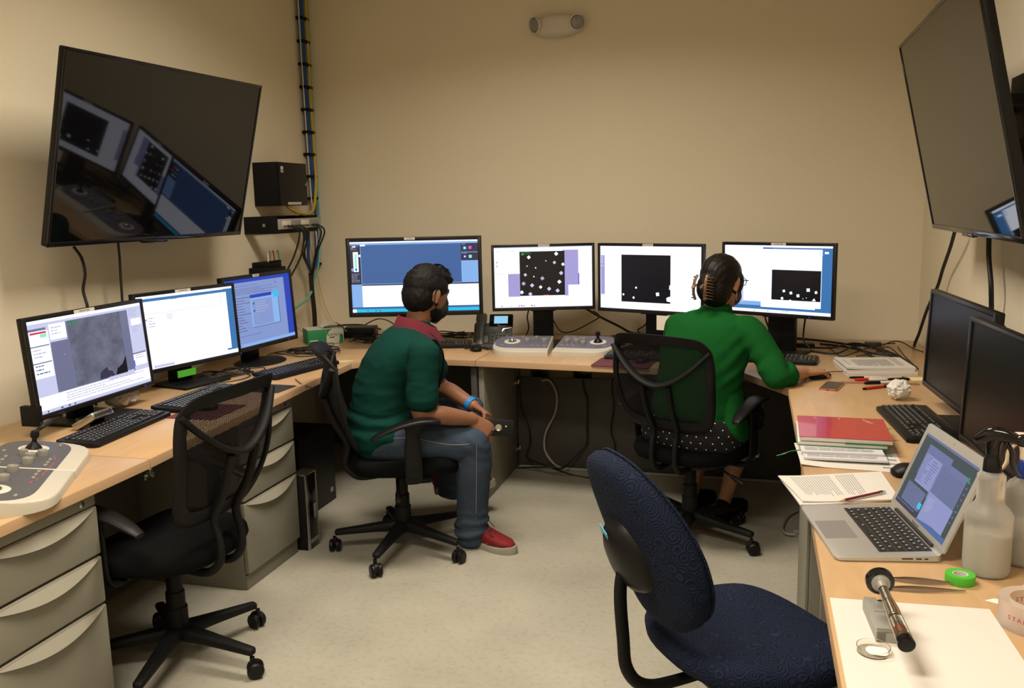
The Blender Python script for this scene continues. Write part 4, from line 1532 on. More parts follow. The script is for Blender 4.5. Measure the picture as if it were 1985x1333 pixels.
t = thing('fibre_box', 'small black fibre splitter box above the corner monitor', 'box', (XL, 4.28, 1.19))
bm = NB()
b2(bm, .001, .13, -.09, .08, -.05, .0, .003)
b2(bm, .001, .11, -.055, .07, -.001, .028, .002)
for k in range(6):
    b2(bm, .095, .115, -.05 + k * .02, -.038 + k * .02, .028, .036, .001)
obj('body', bm, M_blk2, t)
def crb(pts):
    return pts
WX = XL + .028
for k, (off, r_, m, lb) in enumerate([(0, .011, M_cblue, 'thick blue cable bundle climbing the left corner, wall side'), (.020, .010, M_cblue, 'thick blue cable bundle climbing the left corner, room side')]):
    cable('cable_run', [(WX + off * .2, 4.885 + off, CEIL - .002), (WX, 4.885 + off, 2.3), (WX, 4.90 + off, 1.8), (WX + .005, 4.905 + off * .6, 1.50), (WX + .01, 4.90 + off * .5, 1.33), (WX + .03, 4.84 + off * .5, 1.18), (WX + .05, 4.74 + off * .5, 1.14), (WX + .08, 4.64 + off, 1.20), (WX + .12, 4.58 + off, 1.33), (WX + .14, 4.55 + off, 1.40)], r_, m, lb)
cable('cable_run', [(WX + .012, 4.935, CEIL - .002), (WX + .012, 4.925, 2.3), (WX + .012, 4.935, 1.85), (WX + .03, 4.90, 1.66), (WX + .06, 4.80, 1.51), (WX + .09, 4.66, 1.47), (WX + .10, 4.52, 1.485), (WX + .11, 4.40, 1.52)], .0095, M_cyel, 'yellow cable down the left corner, looping under the black box')
cable('cable_run', [(WX, 4.865, CEIL - .002), (WX, 4.868, 2.3), (WX + .004, 4.872, 1.75), (WX + .02, 4.86, 1.48), (WX + .05, 4.83, 1.30), (WX + .06, 4.74, 1.14), (WX + .08, 4.64, 1.16), (WX + .12, 4.56, 1.36)], .0048, M_cwhite, 'thin white cable beside the blue bundle in the left corner')
cable('cable_run', [(WX + .01, 4.945, CEIL - .002), (WX + .01, 4.945, 2.2), (WX + .01, 4.95, 1.7), (WX + .03, 4.92, 1.35), (WX + .04, 4.86, 1.18), (WX + .06, 4.70, 1.0), (WX + .05, 4.50, .93), (WX + .04, 4.3, .92)], .007, M_caqua, 'pale aqua cable curling down behind the corner monitor')
for k in range(9):
    z = 2.62 - k * .132
    bm = NB()
    b2(bm, .0, .046, -.040, .045, -.009, .009, .004)
    o = obj('cable_clip', bm, M_blk2)
    o.location = (XL + .002, 4.905, z)
    tag(o, ['topmost', 'second from the top', 'third from the top', 'fourth from the top', 'middle', 'fourth from the bottom', 'third from the bottom', 'second from the bottom', 'lowest'][k] + ' of the black clips on the corner cable run', 'clip', 'black clips on the corner cable run')
# black patch leads gathering into one trunk that drops to the desk
for k, (y0, y1, dx) in enumerate([(4.20, 4.24, .10), (4.24, 4.32, .12)]):
    cable('patch_lead', [(XL + .215, y0 + .06, 1.415), (XL + .25, y0 + .12, 1.38), (XL + .22, y1 + .06, 1.25), (XL + .16, y1 + .0, 1.10), (XL + .12, y1, .98)], .0055, M_cable, ['left', 'right'][k] + ' one of the two black leads falling behind the corner monitor')
for k, y0 in enumerate([4.36, 4.40, 4.55, 4.59]):
    cable('patch_lead', [(XL + .215, y0, 1.415), (XL + .245, y0 + .03, 1.37), (XL + .19, y0 + .09 - .02 * k, 1.25), (XL + .10 + .004 * k, 4.70, 1.12), (XL + .09, 4.715, 1.02)], .0052, M_cable, ['first', 'second', 'third', 'fourth'][k] + ' from the left of four black leads joining the corner trunk')
cable('cable_bundle', [(XL + .09, 4.71, 1.14), (XL + .085, 4.725, 1.0), (XL + .08, 4.745, .88), (XL + .07, 4.76, .745)], .014, M_cable, 'thick black cable trunk dropping to the left corner of the desk', sub=8, seg=10)
for k, (m, lb, o_) in enumerate([(M_corange, 'orange fibre loop over the small black splitter box', 0), (M_caqua, 'aqua fibre loop over the small black splitter box', .05), (M_cwhite, 'grey fibre loop over the small black splitter box', -.04)]):
    cable('fibre_lead', [(XL + .10, 4.27 + o_, 1.22), (XL + .09, 4.29 + o_, 1.265), (XL + .07, 4.34 + o_, 1.27), (XL + .05, 4.38 + o_, 1.18), (XL + .04, 4.40 + o_, 1.0)], .003, m, lb)
cable('fibre_lead', [(XL + .15, 4.62, 1.41), (XL + .05, 4.80, 1.28), (XL + .03, 4.90, 1.1), (XL + .05, 4.94, .9), (XL + .12, 4.95, .745)], .002, M_cyel, 'thin pale yellow fibre hanging in the left corner to the desk')
cable('fibre_lead', [(XL + .03, 4.3, 1.0), (XL + .03, 4.45, .90), (XL + .05, 4.60, .80), (XL + .08, 4.66, .745)], .0022, M_corange, 'thin orange fibre slanting down beside the corner monitor')
bm = NB()
b2(bm, 0, .03, -.035, .035, -.007, .007, .003)
o = obj('cable_tie', bm, M_blk2)
o.location = (XL + .004, 4.93, 1.16)
tag(o, 'loose black cable tie sticking out in the left corner', 'cable tie')

# television leads
cable('power_lead', [(-2.592, 2.860, 1.377), (-2.561, 2.860, 1.333), (-2.551, 2.860, 1.272), (-2.568, 2.860, 1.210), (-2.561, 2.860, 1.165), (-2.556, 2.860, 1.128), (-2.561, 2.860, 0.962), (-2.563, 2.860, 0.737)], .0062, M_cable, 'wavy black lead under the left television, nearer the camera', 'lead')
cable('power_lead', [(-2.566, 3.080, 1.383), (-2.566, 3.080, 1.318), (-2.570, 3.080, 1.232), (-2.572, 3.080, 1.167), (-2.574, 3.080, 1.101), (-2.578, 3.080, 0.924), (-2.577, 3.080, 0.749)], .0055, M_cable, 'straight black lead under the left television, farther from the camera', 'lead')
cable('power_lead', [(0.770, 3.894, 1.373), (0.780, 4.031, 1.283), (0.790, 4.208, 1.182), (0.790, 4.310, 1.091), (0.790, 4.526, 0.960), (0.790, 4.697, 0.823), (0.780, 4.760, 0.741), (0.770, 4.621, 0.692), (0.760, 4.360, 0.685)], .0075, M_cable, 'black lead slanting from under the right television to the desk corner', 'lead')
cable('power_lead', [(0.780, 3.404, 1.353), (0.780, 3.386, 1.282), (0.780, 3.335, 1.196), (0.790, 3.349, 1.105), (0.790, 3.331, 1.035), (0.790, 3.304, 0.931), (0.790, 3.268, 0.793), (0.790, 3.235, 0.664)], .0085, M_cable, 'black lead hanging straight from the right television', 'lead')

# ---------------------------------------------------------------- things in the left corner of the desk
t = thing('tissue_box', 'green and white tissue wipes carton with tissue sticking out', 'tissue box', (-2.375, 4.475, DZ), R(40))
bm = NB()
b2(bm, -.11, .09, -.045, .10, 0, .085, .002)
for f in bm.faces:
    pass
obj('carton', bm, M_boxgreen, t)
bm = NB()
b2(bm, -.005, .0905, -.0465, -.0445, .001, .084)
b2(bm, .0895, .0915, -.045, .10, .001, .084)
b2(bm, -.109, .089, -.044, .099, .0846, .0858)
prism(bm, [(-.10, .02), (-.055, .02), (-.055, .026), (-.10, .026)], -.0468, -.0462, M=RX(PI / 2) @ T(0, 0, .092))
obj('white_panel', bm, M_boxwhite, t, flat=True)
bm = NB()
text_bm(bm, 'KIMTECH', .019, T(.044, -.0468, .050) @ RX(PI / 2))
b2(bm, .012, .042, -.0472, -.0464, .034, .039)
obj('lettering', bm, M_ink, t, flat=True)
bm = NB()
prism(bm, [(-.004, .045), (.012, .075), (.03, .0845), (-.004, .0845)], .0470, .0474, M=RX(PI / 2))
prism(bm, [(.066, .002), (.090, .002), (.090, .05), (.074, .05)], .0470, .0474, M=RX(PI / 2))
obj('green_corner', bm, M_boxgreen, t, flat=True)
bm = NB()
gx, gy = 12, 6
V = [[bm.verts.new((-.02 + .14 * i / gx, -.03 + .11 * j / gy + .012 * math.sin(i * 1.3 + j), .088 + .03 * math.sin(PI * i / gx) * (1 - .2 * j / gy) + .004 * math.sin(i * 2.1 + j * 1.7) - .03 * (i / gx) ** 6)) for i in range(gx + 1)] for j in range(gy + 1)]
for j in range(gy):
    for i in range(gx):
        bm.faces.new((V[j][i], V[j][i + 1], V[j + 1][i + 1], V[j + 1][i]))
obj('tissue', bm, M_tissue, t, 80)
bm = NB()
b2(bm, -.09, .09, -.06, .06, 0, .062, .004)
b2(bm, .086, .0925, -.055, .055, .006, .056, .002)
t = obj('black_box', bm, M_blk)
t.location = (-2.27, 4.72, DZ)
t.rotation_euler = (0, 0, R(12))
tag(t, 'small black electronics box beside the tissue carton', 'box')
bm = NB()
b2(bm, -.14, .14, -.10, .10, 0, .006, .002)
o = obj('orange_folder', bm, M_orangemat)
o.location = (-2.03, 4.80, DZ + .001)
tag(o, 'orange folder lying under cables in the back left corner', 'folder')
bm = NB()
prism(bm, [(0, 0), (.075, .02), (.095, .10), (.01, .075)], 0, .001)
o = obj('paper_note', bm, mat('yellow_note', (.62, .56, .28), .8, vary=.02))
o.location = (-2.04, 3.88, DZ + .0005)
tag(o, 'small pale yellow note on the desk edge behind the man', 'note')
for k, (x, y, rz_, lb) in enumerate([(-2.36, 4.18, 20, 'cream torn card under cables beside the corner keyboard'), (-2.30, 4.30, 55, 'crumpled cream card strip in front of the tissue carton')]):
    bm = NB()
    prism(bm, [(0, 0), (.11, .005), (.12, .05), (.0, .06)], 0, .002)
    o = obj('card_scrap', bm, M_label)
    o.location = (x, y, DZ + .0005 + .001 * k)
    o.rotation_euler = (0, 0, R(rz_))
    tag(o, lb, 'card')

# usb hub, crumpled glove behind the near monitor
t = thing('media_card_reader', 'silver tilted control box with round sockets below the near left monitor', 'card reader', (-2.26, 2.545, DZ), R(92))
Mh = T(0, 0, .045) @ RX(R(-28))
bm = NB()
b2(bm, -.052, .052, -.012, .09, -.006, .020, .003, M=Mh)
obj('body', bm, M_metal, t)
bm = NB()
b2(bm, -.045, .045, .005, .085, .0195, .0212, M=Mh)
b2(bm, -.04, .04, .02, .08, -.045, -.006, .004, M=T(0, 0, .048))
obj('cover', bm, M_gloss, t)
for k in range(6):
    bm = NB()
    rr = .0062 if k < 5 else .0085
    lathe(bm, [(rr, 0), (rr, .002), (rr * .6, .002), (rr * .6, .0005)], 16, 0, Mh @ T(-.038 + k * .0148, -.012, .007) @ RX(PI / 2))
    obj('socket', bm, M_ink, t)

def crumple(name, label, cat, loc, r_, m, sc=(1, 1, .7), seed=0):
    bm = NB()
    bmesh.ops.create_icosphere(bm, subdivisions=4, radius=r_)
    for v in bm.verts:
        n = v.co.normalized()
        q = n * 1.9 + Vector((seed, 0, 0))
        d = abs(noise.noise(q)) * .9 + abs(noise.noise(q * 2.3)) * .5
        v.co = n * r_ * (.78 + .38 * d)
        v.co.x *= sc[0]; v.co.y *= sc[1]; v.co.z *= sc[2]
    z0 = min(v.co.z for v in bm.verts)
    for v in bm.verts:
        v.co.z -= z0
    o = obj(name, bm, m, None, 25)
    o.location = loc
    return tag(o, label, cat)
crumple('crumpled_tissue', 'crumpled white tissue beside the pens on the right desk', 'tissue', (.53, 3.50, DZ), .042, M_tissue, (1.1, 1, .95), 3)
crumple('crumpled_glove', 'crumpled translucent glove behind the near left monitor stand', 'glove', (-2.44, 2.86, DZ), .065, mat('glove_plastic', (.42, .40, .37), .5, vary=.05), (1.0, 1.4, .8), 9)

# ---------------------------------------------------------------- desk cables
def wig(a, b, n, amp, z, seed, h=.012):
    rr = random.Random(seed)
    a, b = Vector(a), Vector(b)
    out = []
    for i in range(n + 1):
        p = a.lerp(b, i / n)
        out.append((p.x + rr.uniform(-amp, amp), p.y + rr.uniform(-amp, amp), z + rr.uniform(0, h)))
    return out
ck = 0
def tangle(zone, boxes, n, seed, label_fmt, grp):
    rr = random.Random(seed)
    x0, x1, y0, y1 = boxes
    for i in range(n):
        cx, cy = rr.uniform(x0 * .65 + x1 * .35, x0 * .35 + x1 * .65), rr.uniform(y0 * .65 + y1 * .35, y0 * .35 + y1 * .65)
        ax, ay = (x1 - x0) * rr.uniform(.22, .48), (y1 - y0) * rr.uniform(.22, .48)
        ph, turns, rot_ = rr.uniform(0, 6.28), rr.uniform(.7, 1.9), rr.uniform(-.5, .5)
        r_ = rr.choice([.0020, .0024, .0028, .0034])
        m_ = int(10 * turns) + 4
        P_ = []
        for k in range(m_):
            a = ph + 2 * PI * turns * k / m_
            s = .75 + .35 * math.sin(a * 1.7 + i)
            ex, ey = ax * s * math.cos(a), ay * s * math.sin(a)
            x, y = cx + ex * math.cos(rot_) - ey * math.sin(rot_), cy + ex * math.sin(rot_) + ey * math.cos(rot_)
            P_.append((min(max(x, x0), x1), min(max(y, y0), y1), DZ + r_ + .001 + .010 * (i % 3) * abs(math.sin(a * 1.3)) + rr.uniform(0, .004)))
        cable('desk_cable', P_, r_, M_cable, label_fmt, 'cable', grp)
tangle(0, (-2.48, -2.12, 3.98, 4.34), 8, 1, 'black cable in the tangle between the corner monitor and the tissue carton', 'tangled cables in the left desk corner')
tangle(0, (-2.25, -1.95, 4.42, 4.72), 7, 2, 'black cable in the coil right of the tissue carton', 'coiled cables beside the tissue carton')
tangle(0, (-2.52, -2.22, 3.28, 3.66), 6, 3, 'black cable lying behind the left desk keyboards', 'cables behind the left desk keyboards')
tangle(0, (-1.95, -1.45, 4.70, 4.92), 5, 4, 'black cable on the back desk behind the large monitor', 'cables behind the large monitor')
tangle(0, (-.9, -.2, 4.66, 4.90), 5, 5, 'black cable on the back desk behind the consoles', 'cables behind the consoles')
cable('video_cable', [(-2.36, 4.88, .76), (-2.30, 4.90, .80), (-2.22, 4.90, .825), (-2.12, 4.86, .80), (-2.05, 4.75, .755), (-2.08, 4.62, .747), (-2.2, 4.6, .748)], .0035, M_cable, 'black cable arching above the tissue carton')
cable('video_cable', [(-2.50, 4.50, .748), (-2.48, 4.62, .80), (-2.44, 4.75, .80), (-2.33, 4.86, .79), (-2.22, 4.90, .76)], .006, M_cable, 'thick black cable curving behind the tissue carton')
cable('video_cable', [(-0.903, 4.700, 0.929), (-0.840, 4.750, 0.880), (-0.736, 4.820, 0.814), (-0.669, 4.860, 0.772), (-0.555, 4.800, 0.774)], .007, M_cable, 'thick black cable sloping from the square-pattern monitor')
cable('video_cable', [(-1.121, 4.720, 0.916), (-1.072, 4.800, 0.788), (-1.008, 4.850, 0.776), (-0.888, 4.850, 0.837), (-0.852, 4.850, 0.867), (-0.882, 4.820, 0.900)], .0035, M_cable, 'thin black cable looping right of the square-pattern monitor stand')
cable('video_cable', [(-0.550, 4.750, 0.890), (-0.592, 4.820, 0.822), (-0.636, 4.850, 0.788), (-0.589, 4.800, 0.762)], .004, M_cable, 'thin black cable beside the black image monitor stand')
cable('video_cable', [(0.045, 4.720, 0.907), (0.057, 4.750, 0.856), (0.084, 4.780, 0.803), (0.120, 4.700, 0.791)], .0045, M_cable, 'black cable with a bead left of the rightmost stand')
cable('video_cable', [(0.242, 4.600, 0.901), (0.237, 4.620, 0.837), (0.237, 4.580, 0.790), (0.263, 4.500, 0.765)], .0045, M_cable, 'black cable falling from the rightmost back monitor')
cable('video_cable', [(-1.824, 4.800, 0.744), (-1.763, 4.780, 0.711), (-1.711, 4.800, 0.715), (-1.618, 4.760, 0.711)], .0045, M_cable, 'black cable beside the man\'s chin on the back desk')
cable('video_cable', [(-1.239, 4.750, 0.911), (-1.251, 4.760, 0.865), (-1.249, 4.780, 0.803), (-1.265, 4.780, 0.758)], .004, M_cable, 'black cable left of the square-pattern monitor stand')
pz = DZ + .006
for k, (P_, r_) in enumerate([
    ([(0.207, 4.954, 0.745), (0.334, 4.849, 0.750), (0.477, 4.731, 0.750), (0.570, 4.679, 0.750), (0.631, 4.415, 0.750)], .006),
    ([(0.247, 4.658, 0.746), (0.369, 4.619, 0.750), (0.491, 4.752, 0.755), (0.591, 4.650, 0.750), (0.666, 4.420, 0.750)], .005),
    ([(0.265, 4.534, 0.746), (0.380, 4.451, 0.750), (0.480, 4.636, 0.755), (0.530, 4.429, 0.750), (0.556, 4.357, 0.746)], .005),
    ([(0.329, 4.769, 0.746), (0.446, 4.662, 0.750), (0.548, 4.490, 0.750), (0.654, 4.419, 0.750), (0.690, 4.133, 0.750)], .0055),
    ([(0.363, 4.707, 0.746), (0.398, 4.381, 0.750), (0.495, 4.543, 0.750), (0.611, 4.719, 0.755), (0.697, 4.811, 0.750)], .003),
    ([(0.582, 4.579, 0.746), (0.662, 4.792, 0.755), (0.720, 4.802, 0.760), (0.759, 4.657, 0.750), (0.789, 4.555, 0.750)], .003),
    ([(0.470, 4.415, 0.746), (0.545, 4.460, 0.750), (0.644, 4.689, 0.750), (0.666, 4.420, 0.750), (0.680, 4.220, 0.750)], .0028),
    ([(0.697, 4.720, 0.746), (0.686, 4.452, 0.750), (0.688, 4.286, 0.750), (0.693, 4.097, 0.750)], .0028)]):
    cable('desk_cable', P_, r_, M_cable, 'black cable in the loose bundle between the rightmost stand and the right wall', 'cable', 'cables across the back right desk corner')
bm = NB()
b2(bm, -.045, .045, -.02, .02, 0, .022, .004)
o = obj('power_adapter', bm, M_blk)
o.location = (.25, 4.66, DZ + .004)
tag(o, 'black power brick behind the keyboard by the rightmost stand', 'adapter')
bm = NB()
b2(bm, -.04, .04, -.018, .018, 0, .02, .004)
o = obj('power_adapter', bm, M_phone)
o.location = (.585, 4.76, DZ + .002)
tag(o, 'dark grey adapter block at the back right desk corner', 'adapter')
bm = NB()
b2(bm, -.075, .075, -.03, .03, 0, .022, .004)
o = obj('usb_hub', bm, mat('dark_olive_box', (.035, .045, .025), .4, vary=.05))
o.location = (-.75, 4.62, DZ)
o.rotation_euler = (0, 0, R(-4))
tag(o, 'small dark box behind the joystick console', 'hub')
cable('mouse_lead', [(.275, 3.93, .747), (.32, 4.0, .745), (.38, 4.02, .745)], .0018, M_cable, 'thin mouse lead running under the stapled papers', 'lead')
cable('keyboard_lead', [(-2.0, 3.46, .745), (-1.95, 3.40, .746), (-1.915, 3.38, .735), (-1.90, 3.45, .70), (-1.93, 3.5, .62)], .002, M_cable, 'thin keyboard lead dropping over the left desk edge', 'lead')
cable('console_lead', [(-2.419, 2.387, 0.750), (-2.304, 2.315, 0.800), (-2.343, 2.401, 0.800), (-2.362, 2.465, 0.800)], .008, M_cable, 'thick black lead behind the joystick console at the left edge', 'lead')

# under the back desk
for k, (P_, r_, m, lb) in enumerate([
    ([(-1.287, 4.680, 0.610), (-1.283, 4.680, 0.491), (-1.274, 4.680, 0.356), (-1.234, 4.680, 0.237), (-1.230, 4.680, 0.146), (-1.244, 4.660, 0.074), (-1.088, 4.500, 0.077), (-0.964, 4.593, 0.006), (-0.824, 4.547, 0.006)], .0042, M_cable, 'black cable hanging at the left end of the back desk'),
    ([(-1.156, 4.690, 0.517), (-1.108, 4.690, 0.516), (-1.068, 4.680, 0.439), (-1.079, 4.680, 0.334), (-1.134, 4.680, 0.218), (-1.142, 4.680, 0.120), (-1.096, 4.660, 0.053), (-1.029, 4.600, 0.036)], .007, M_cgrey, 'thick grey cable hanging in a curve under the back desk'),
    ([(-0.919, 4.690, 0.531), (-0.917, 4.690, 0.481), (-0.895, 4.680, 0.416), (-0.896, 4.680, 0.253), (-0.903, 4.680, 0.157), (-0.977, 4.660, 0.075), (-1.024, 4.600, 0.039), (-1.100, 4.550, 0.055), (-1.281, 4.666, 0.006), (-1.349, 4.632, 0.006)], .005, M_cable, 'black cable hanging straight under the middle of the back desk'),
    ([(-0.740, 4.690, 0.557), (-0.756, 4.680, 0.509), (-0.745, 4.680, 0.378), (-0.762, 4.680, 0.245), (-0.740, 4.680, 0.172), (-0.746, 4.680, 0.098)], .0038, M_cable, 'thin black cable hanging left of the woman\'s chair back')]):
    cable('hanging_cable', P_, r_, m, lb)
for k, (x, lb) in enumerate([(-1.235, 'left wall socket with plugs under the back desk'), (-.975, 'right wall socket with plugs under the back desk')]):
    t = thing('wall_socket', lb, 'socket', (x, YB, .52))
    bm = NB()
    b2(bm, -.055, .055, -.012, -.001, -.06, .06, .003)
    obj('cover_plate', bm, M_metal, t)
    for q in range(2):
        bm = NB()
        b2(bm, -.03 + .005 * k, .03, -.06, -.012, .01 - q * .05, .04 - q * .05, .006)
        obj('plug', bm, M_blk, t)
cable('floor_cable', [(0.215, 4.244, 0.010), (0.170, 4.157, 0.012), (0.140, 4.000, 0.012), (0.154, 3.926, 0.012), (0.193, 3.922, 0.012)], .006, M_cgrey, 'grey cable looped on the floor by the right desk leg')
bm = NB()
b2(bm, -.012, .012, -.009, .009, 0, .016, .002)
o = obj('cable_plug', bm, M_cgrey)
o.location = (0.198, 3.968, 0.002)
tag(o, 'grey plug on the floor cable by the right desk leg', 'plug')

# ---------------------------------------------------------------- computers under the desks
t = thing('slim_computer', 'slim silver and black computer tower beside the second filing cabinet', 'computer', (-1.893, 3.345, 0))
bm = NB()
b2(bm, -.33, 0, -.045, .045, .0, .345, .003)
obj('case', bm, M_blk2, t)
bm = NB()
b2(bm, -.002, .006, -.048, -.032, .0, .352, .002)
b2(bm, -.06, .006, -.048, .048, .344, .352, .002)
b2(bm, -.002, .006, .044, .048, .0, .352, .001)
obj('silver_frame', bm, M_metal, t)
bm = NB()
b2(bm, 0, .004, -.032, .044, .0, .344, .001)
f_ = obj('front_panel', bm, M_gloss, t)
bm = NB()
b2(bm, .004, .0055, .012, .036, .135, .20, .001)
b2(bm, .004, .0055, -.028, .040, .028, .045, .0)
obj('port_panel', bm, M_knob, f_)
t = thing('computer_tower', 'black computer tower under the corner desk behind the slim one', 'computer', (-2.11, 3.62, 0))
bm = NB()
b2(bm, -.42, 0, -.0, .36, .0, .40, .004)
obj('case', bm, M_blk2, t)
bm = NB()
b2(bm, 0, .008, .0, .36, .0, .40, .003)
obj('front_panel', bm, M_blk, t)
bm = NB()
b2(bm, .008, .009, .30, .33, .05, .075)
obj('label_sticker', bm, M_knob, t)
t = thing('computer_tower', 'black computer tower under the right back corner desk', 'computer', (.30, 4.30, 0))
bm = NB()
b2(bm, -.02, .40, -.0, .20, .0, .42, .004)
obj('case', bm, M_blk2, t)
bm = NB()
b2(bm, -.028, -.02, .0, .20, .0, .42, .003)
obj('front_panel', bm, M_blk, t)

# ---------------------------------------------------------------- papers
def sheet(name, label, cat, corners, z, th=.0008, m=None, lines=None, curl=0, group=None, n=10):
    """quad of paper given by four plan corners (front-left, front-right, back-right, back-left)"""
    q = [Vector((c[0], c[1], 0)) for c in corners]
    cx = sum((c for c in q), Vector()) / 4
    bm = NB()
    def P(u, v, dz=0):
        p = q[0] * (1 - u) * (1 - v) + q[1] * u * (1 - v) + q[2] * u * v + q[3] * (1 - u) * v - cx
        c = curl * (max(0, .35 - u) / .35) ** 2 + curl * .25 * math.sin(v * 5 + u * 3) * (1 - u)
        return Vector((p.x, p.y, dz + max(0, c)))
    G = [[(bm.verts.new(P(i / n, j / n, 0)), bm.verts.new(P(i / n, j / n, th))) for i in range(n + 1)] for j in range(n + 1)]
    for j in range(n):
        for i in range(n):
            bm.faces.new((G[j][i][1], G[j][i + 1][1], G[j + 1][i + 1][1], G[j + 1][i][1]))
            bm.faces.new((G[j][i][0], G[j + 1][i][0], G[j + 1][i + 1][0], G[j][i + 1][0]))
    for i in range(n):
        for a, b in (((0, i), (0, i + 1)), ((n, i + 1), (n, i)), ((i + 1, 0), (i, 0)), ((i, n), (i + 1, n))):
            A_, B_ = G[a[0]][a[1]], G[b[0]][b[1]]
            bm.faces.new((A_[0], B_[0], B_[1], A_[1]))
    if lines:
        rr = random.Random(3)
        for (u0, v0, u1, v1, k, vert, dens) in lines:
            for i in range(k):
                s = (i + .2) / k
                s2 = (i + .2 + dens) / k
                e = rr.uniform(.55, 1) if i % 4 == 3 else rr.uniform(.9, 1)
                if vert:
                    a, b, c, d = (u0 + (u1 - u0) * s, v1), (u0 + (u1 - u0) * s, v1 + (v0 - v1) * e), (u0 + (u1 - u0) * s2, v1 + (v0 - v1) * e), (u0 + (u1 - u0) * s2, v1)
                else:
                    a, b, c, d = (u0, v0 + (v1 - v0) * s), (u0 + (u1 - u0) * e, v0 + (v1 - v0) * s), (u0 + (u1 - u0) * e, v0 + (v1 - v0) * s2), (u0, v0 + (v1 - v0) * s2)
                m_ = 5
                for g_ in range(m_):
                    def L(p0, p1, f): return (p0[0] + (p1[0] - p0[0]) * f, p0[1] + (p1[1] - p0[1]) * f)
                    f0, f1 = g_ / m_, (g_ + .93) / m_
                    vs = [bm.verts.new(P(*L(a, b, f0), th + .0004)), bm.verts.new(P(*L(a, b, f1), th + .0004)), bm.verts.new(P(*L(d, c, f1), th + .0004)), bm.verts.new(P(*L(d, c, f0), th + .0004))]
                    bm.faces.new(vs).material_index = 1
    o = obj(name, bm, [m or M_paper, M_greyink], None, 60)
    o.location = (cx.x, cx.y, z)
    return tag(o, label, cat, group)

# papers behind the phone: a pile of stapled sheets
P4 = [(.385, 3.955), (.670, 4.015), (.640, 4.27), (.352, 4.21)]
def shrink(P_, dx, dy, k=1.0):
    cx = sum(p[0] for p in P_) / 4; cy = sum(p[1] for p in P_) / 4
    return [(cx + (p[0] - cx) * k + dx, cy + (p[1] - cy) * k + dy) for p in P_]
sheet('paper_stack', 'lower bundle of papers in the pile at the back of the right desk', 'papers', shrink(P4, .004, -.012, 1.02), DZ, .012)
sheet('paper_stack', 'middle bundle of papers in the pile at the back of the right desk', 'papers', shrink(P4, -.004, -.004, 1.0), DZ + .0125, .010)
sheet('paper_stack', 'top stapled printout with dense text on the pile by the woman\'s hand', 'papers', P4, DZ + .023, .008, curl=.006, lines=[(.20, .12, .75, .80, 26, True, .5), (.07, .2, .13, .8, 2, True, .3), (.80, .15, .90, .9, 4, True, .35)])
# red notebook pile
NBK = [(.150, 2.712), (.405, 2.706), (.402, 2.975), (.130, 2.985)]
sheet('paper_stack', 'white loose pages under the notebooks, nearest the desk edge', 'papers', [(.135, 2.56), (.415, 2.545), (.415, 2.80), (.125, 2.79)], DZ, .0012, curl=.006, lines=[(.80, .1, .98, .75, 4, False, .3), (.84, .45, .92, .85, 2, True, .2)])
sheet('paper_stack', 'thick lined notes beneath the red notebook', 'papers', [(.145, 2.605), (.375, 2.61), (.375, 2.90), (.14, 2.90)], DZ + .008, .006, m=M_paperB, lines=[(.05, .05, .95, .28, 5, False, .4)])
sheet('paper_stack', 'grey-shaded printed pages just beneath the green notebook', 'papers', [(.140, 2.645), (.370, 2.655), (.375, 2.93), (.135, 2.93)], DZ + .0145, .006, m=M_paperB, lines=[(.05, .06, .95, .2, 4, False, .4)])
t = thing('notebook', 'notebook with green cover edge, second in the notebook pile', 'notebook', (.27, 2.84, DZ + .021), R(-1))
bm = NB()
b2(bm, -.135, .118, -.130, .13, .0015, .011, .001)
obj('pages', bm, M_paper, t)
bm = NB()
b2(bm, -.137, .12, -.132, .132, 0, .0015)
b2(bm, .0, .121, -.133, .132, .011, .0135)
obj('cover', bm, M_grnpl, t)
t = thing('notebook', 'glossy red wire-bound notebook on top of the pile', 'notebook', (.268, 2.845, DZ + .035), R(-1))
bm = NB()
b2(bm, -.128, .134, -.134, .128, .0, .0125, .001)
obj('pages', bm, M_paper, t)
bm = NB()
b2(bm, -.130, .136, -.136, .130, .0125, .0140)
c_ = obj('cover', bm, M_notered, t)
bm = NB()
text_bm(bm, '1 SUBJECT', .010, T(.085, .085, .0142) @ RZ(R(-60)))
cyl(bm, (.075, .112, .014), .003, .0004, 12)
cyl(bm, (.0, .112, .014), .003, .0004, 12)
cyl(bm, (-.075, .112, .014), .003, .0004, 12)
obj('lettering', bm, M_label, c_, flat=True)
bm = NB()
for k in range(34):
    x = -.125 + k * .0077
    tube(bm, [(x, .128, .0005), (x + .001, .1335, .004), (x + .002, .1335, .012), (x + .003, .127, .0152)], .0007, 5, 2)
o = obj('wire_binding', bm, M_redpl, t)
cable('green_ribbon', [(.14, 2.66, DZ + .02), (.11, 2.655, DZ + .016), (.09, 2.65, DZ + .008), (.07, 2.648, DZ + .002)], .0016, M_grnpl, 'thin green ribbon hanging from the notebook pile over the desk edge', 'ribbon')
bm = NB()
b2(bm, -.012, .012, -.008, .008, 0, .0008)
o = obj('sticky_flag', bm, M_green)
o.location = (.410, 2.90, DZ + .036)
tag(o, 'small green sticky flag at the right of the red notebook', 'note')
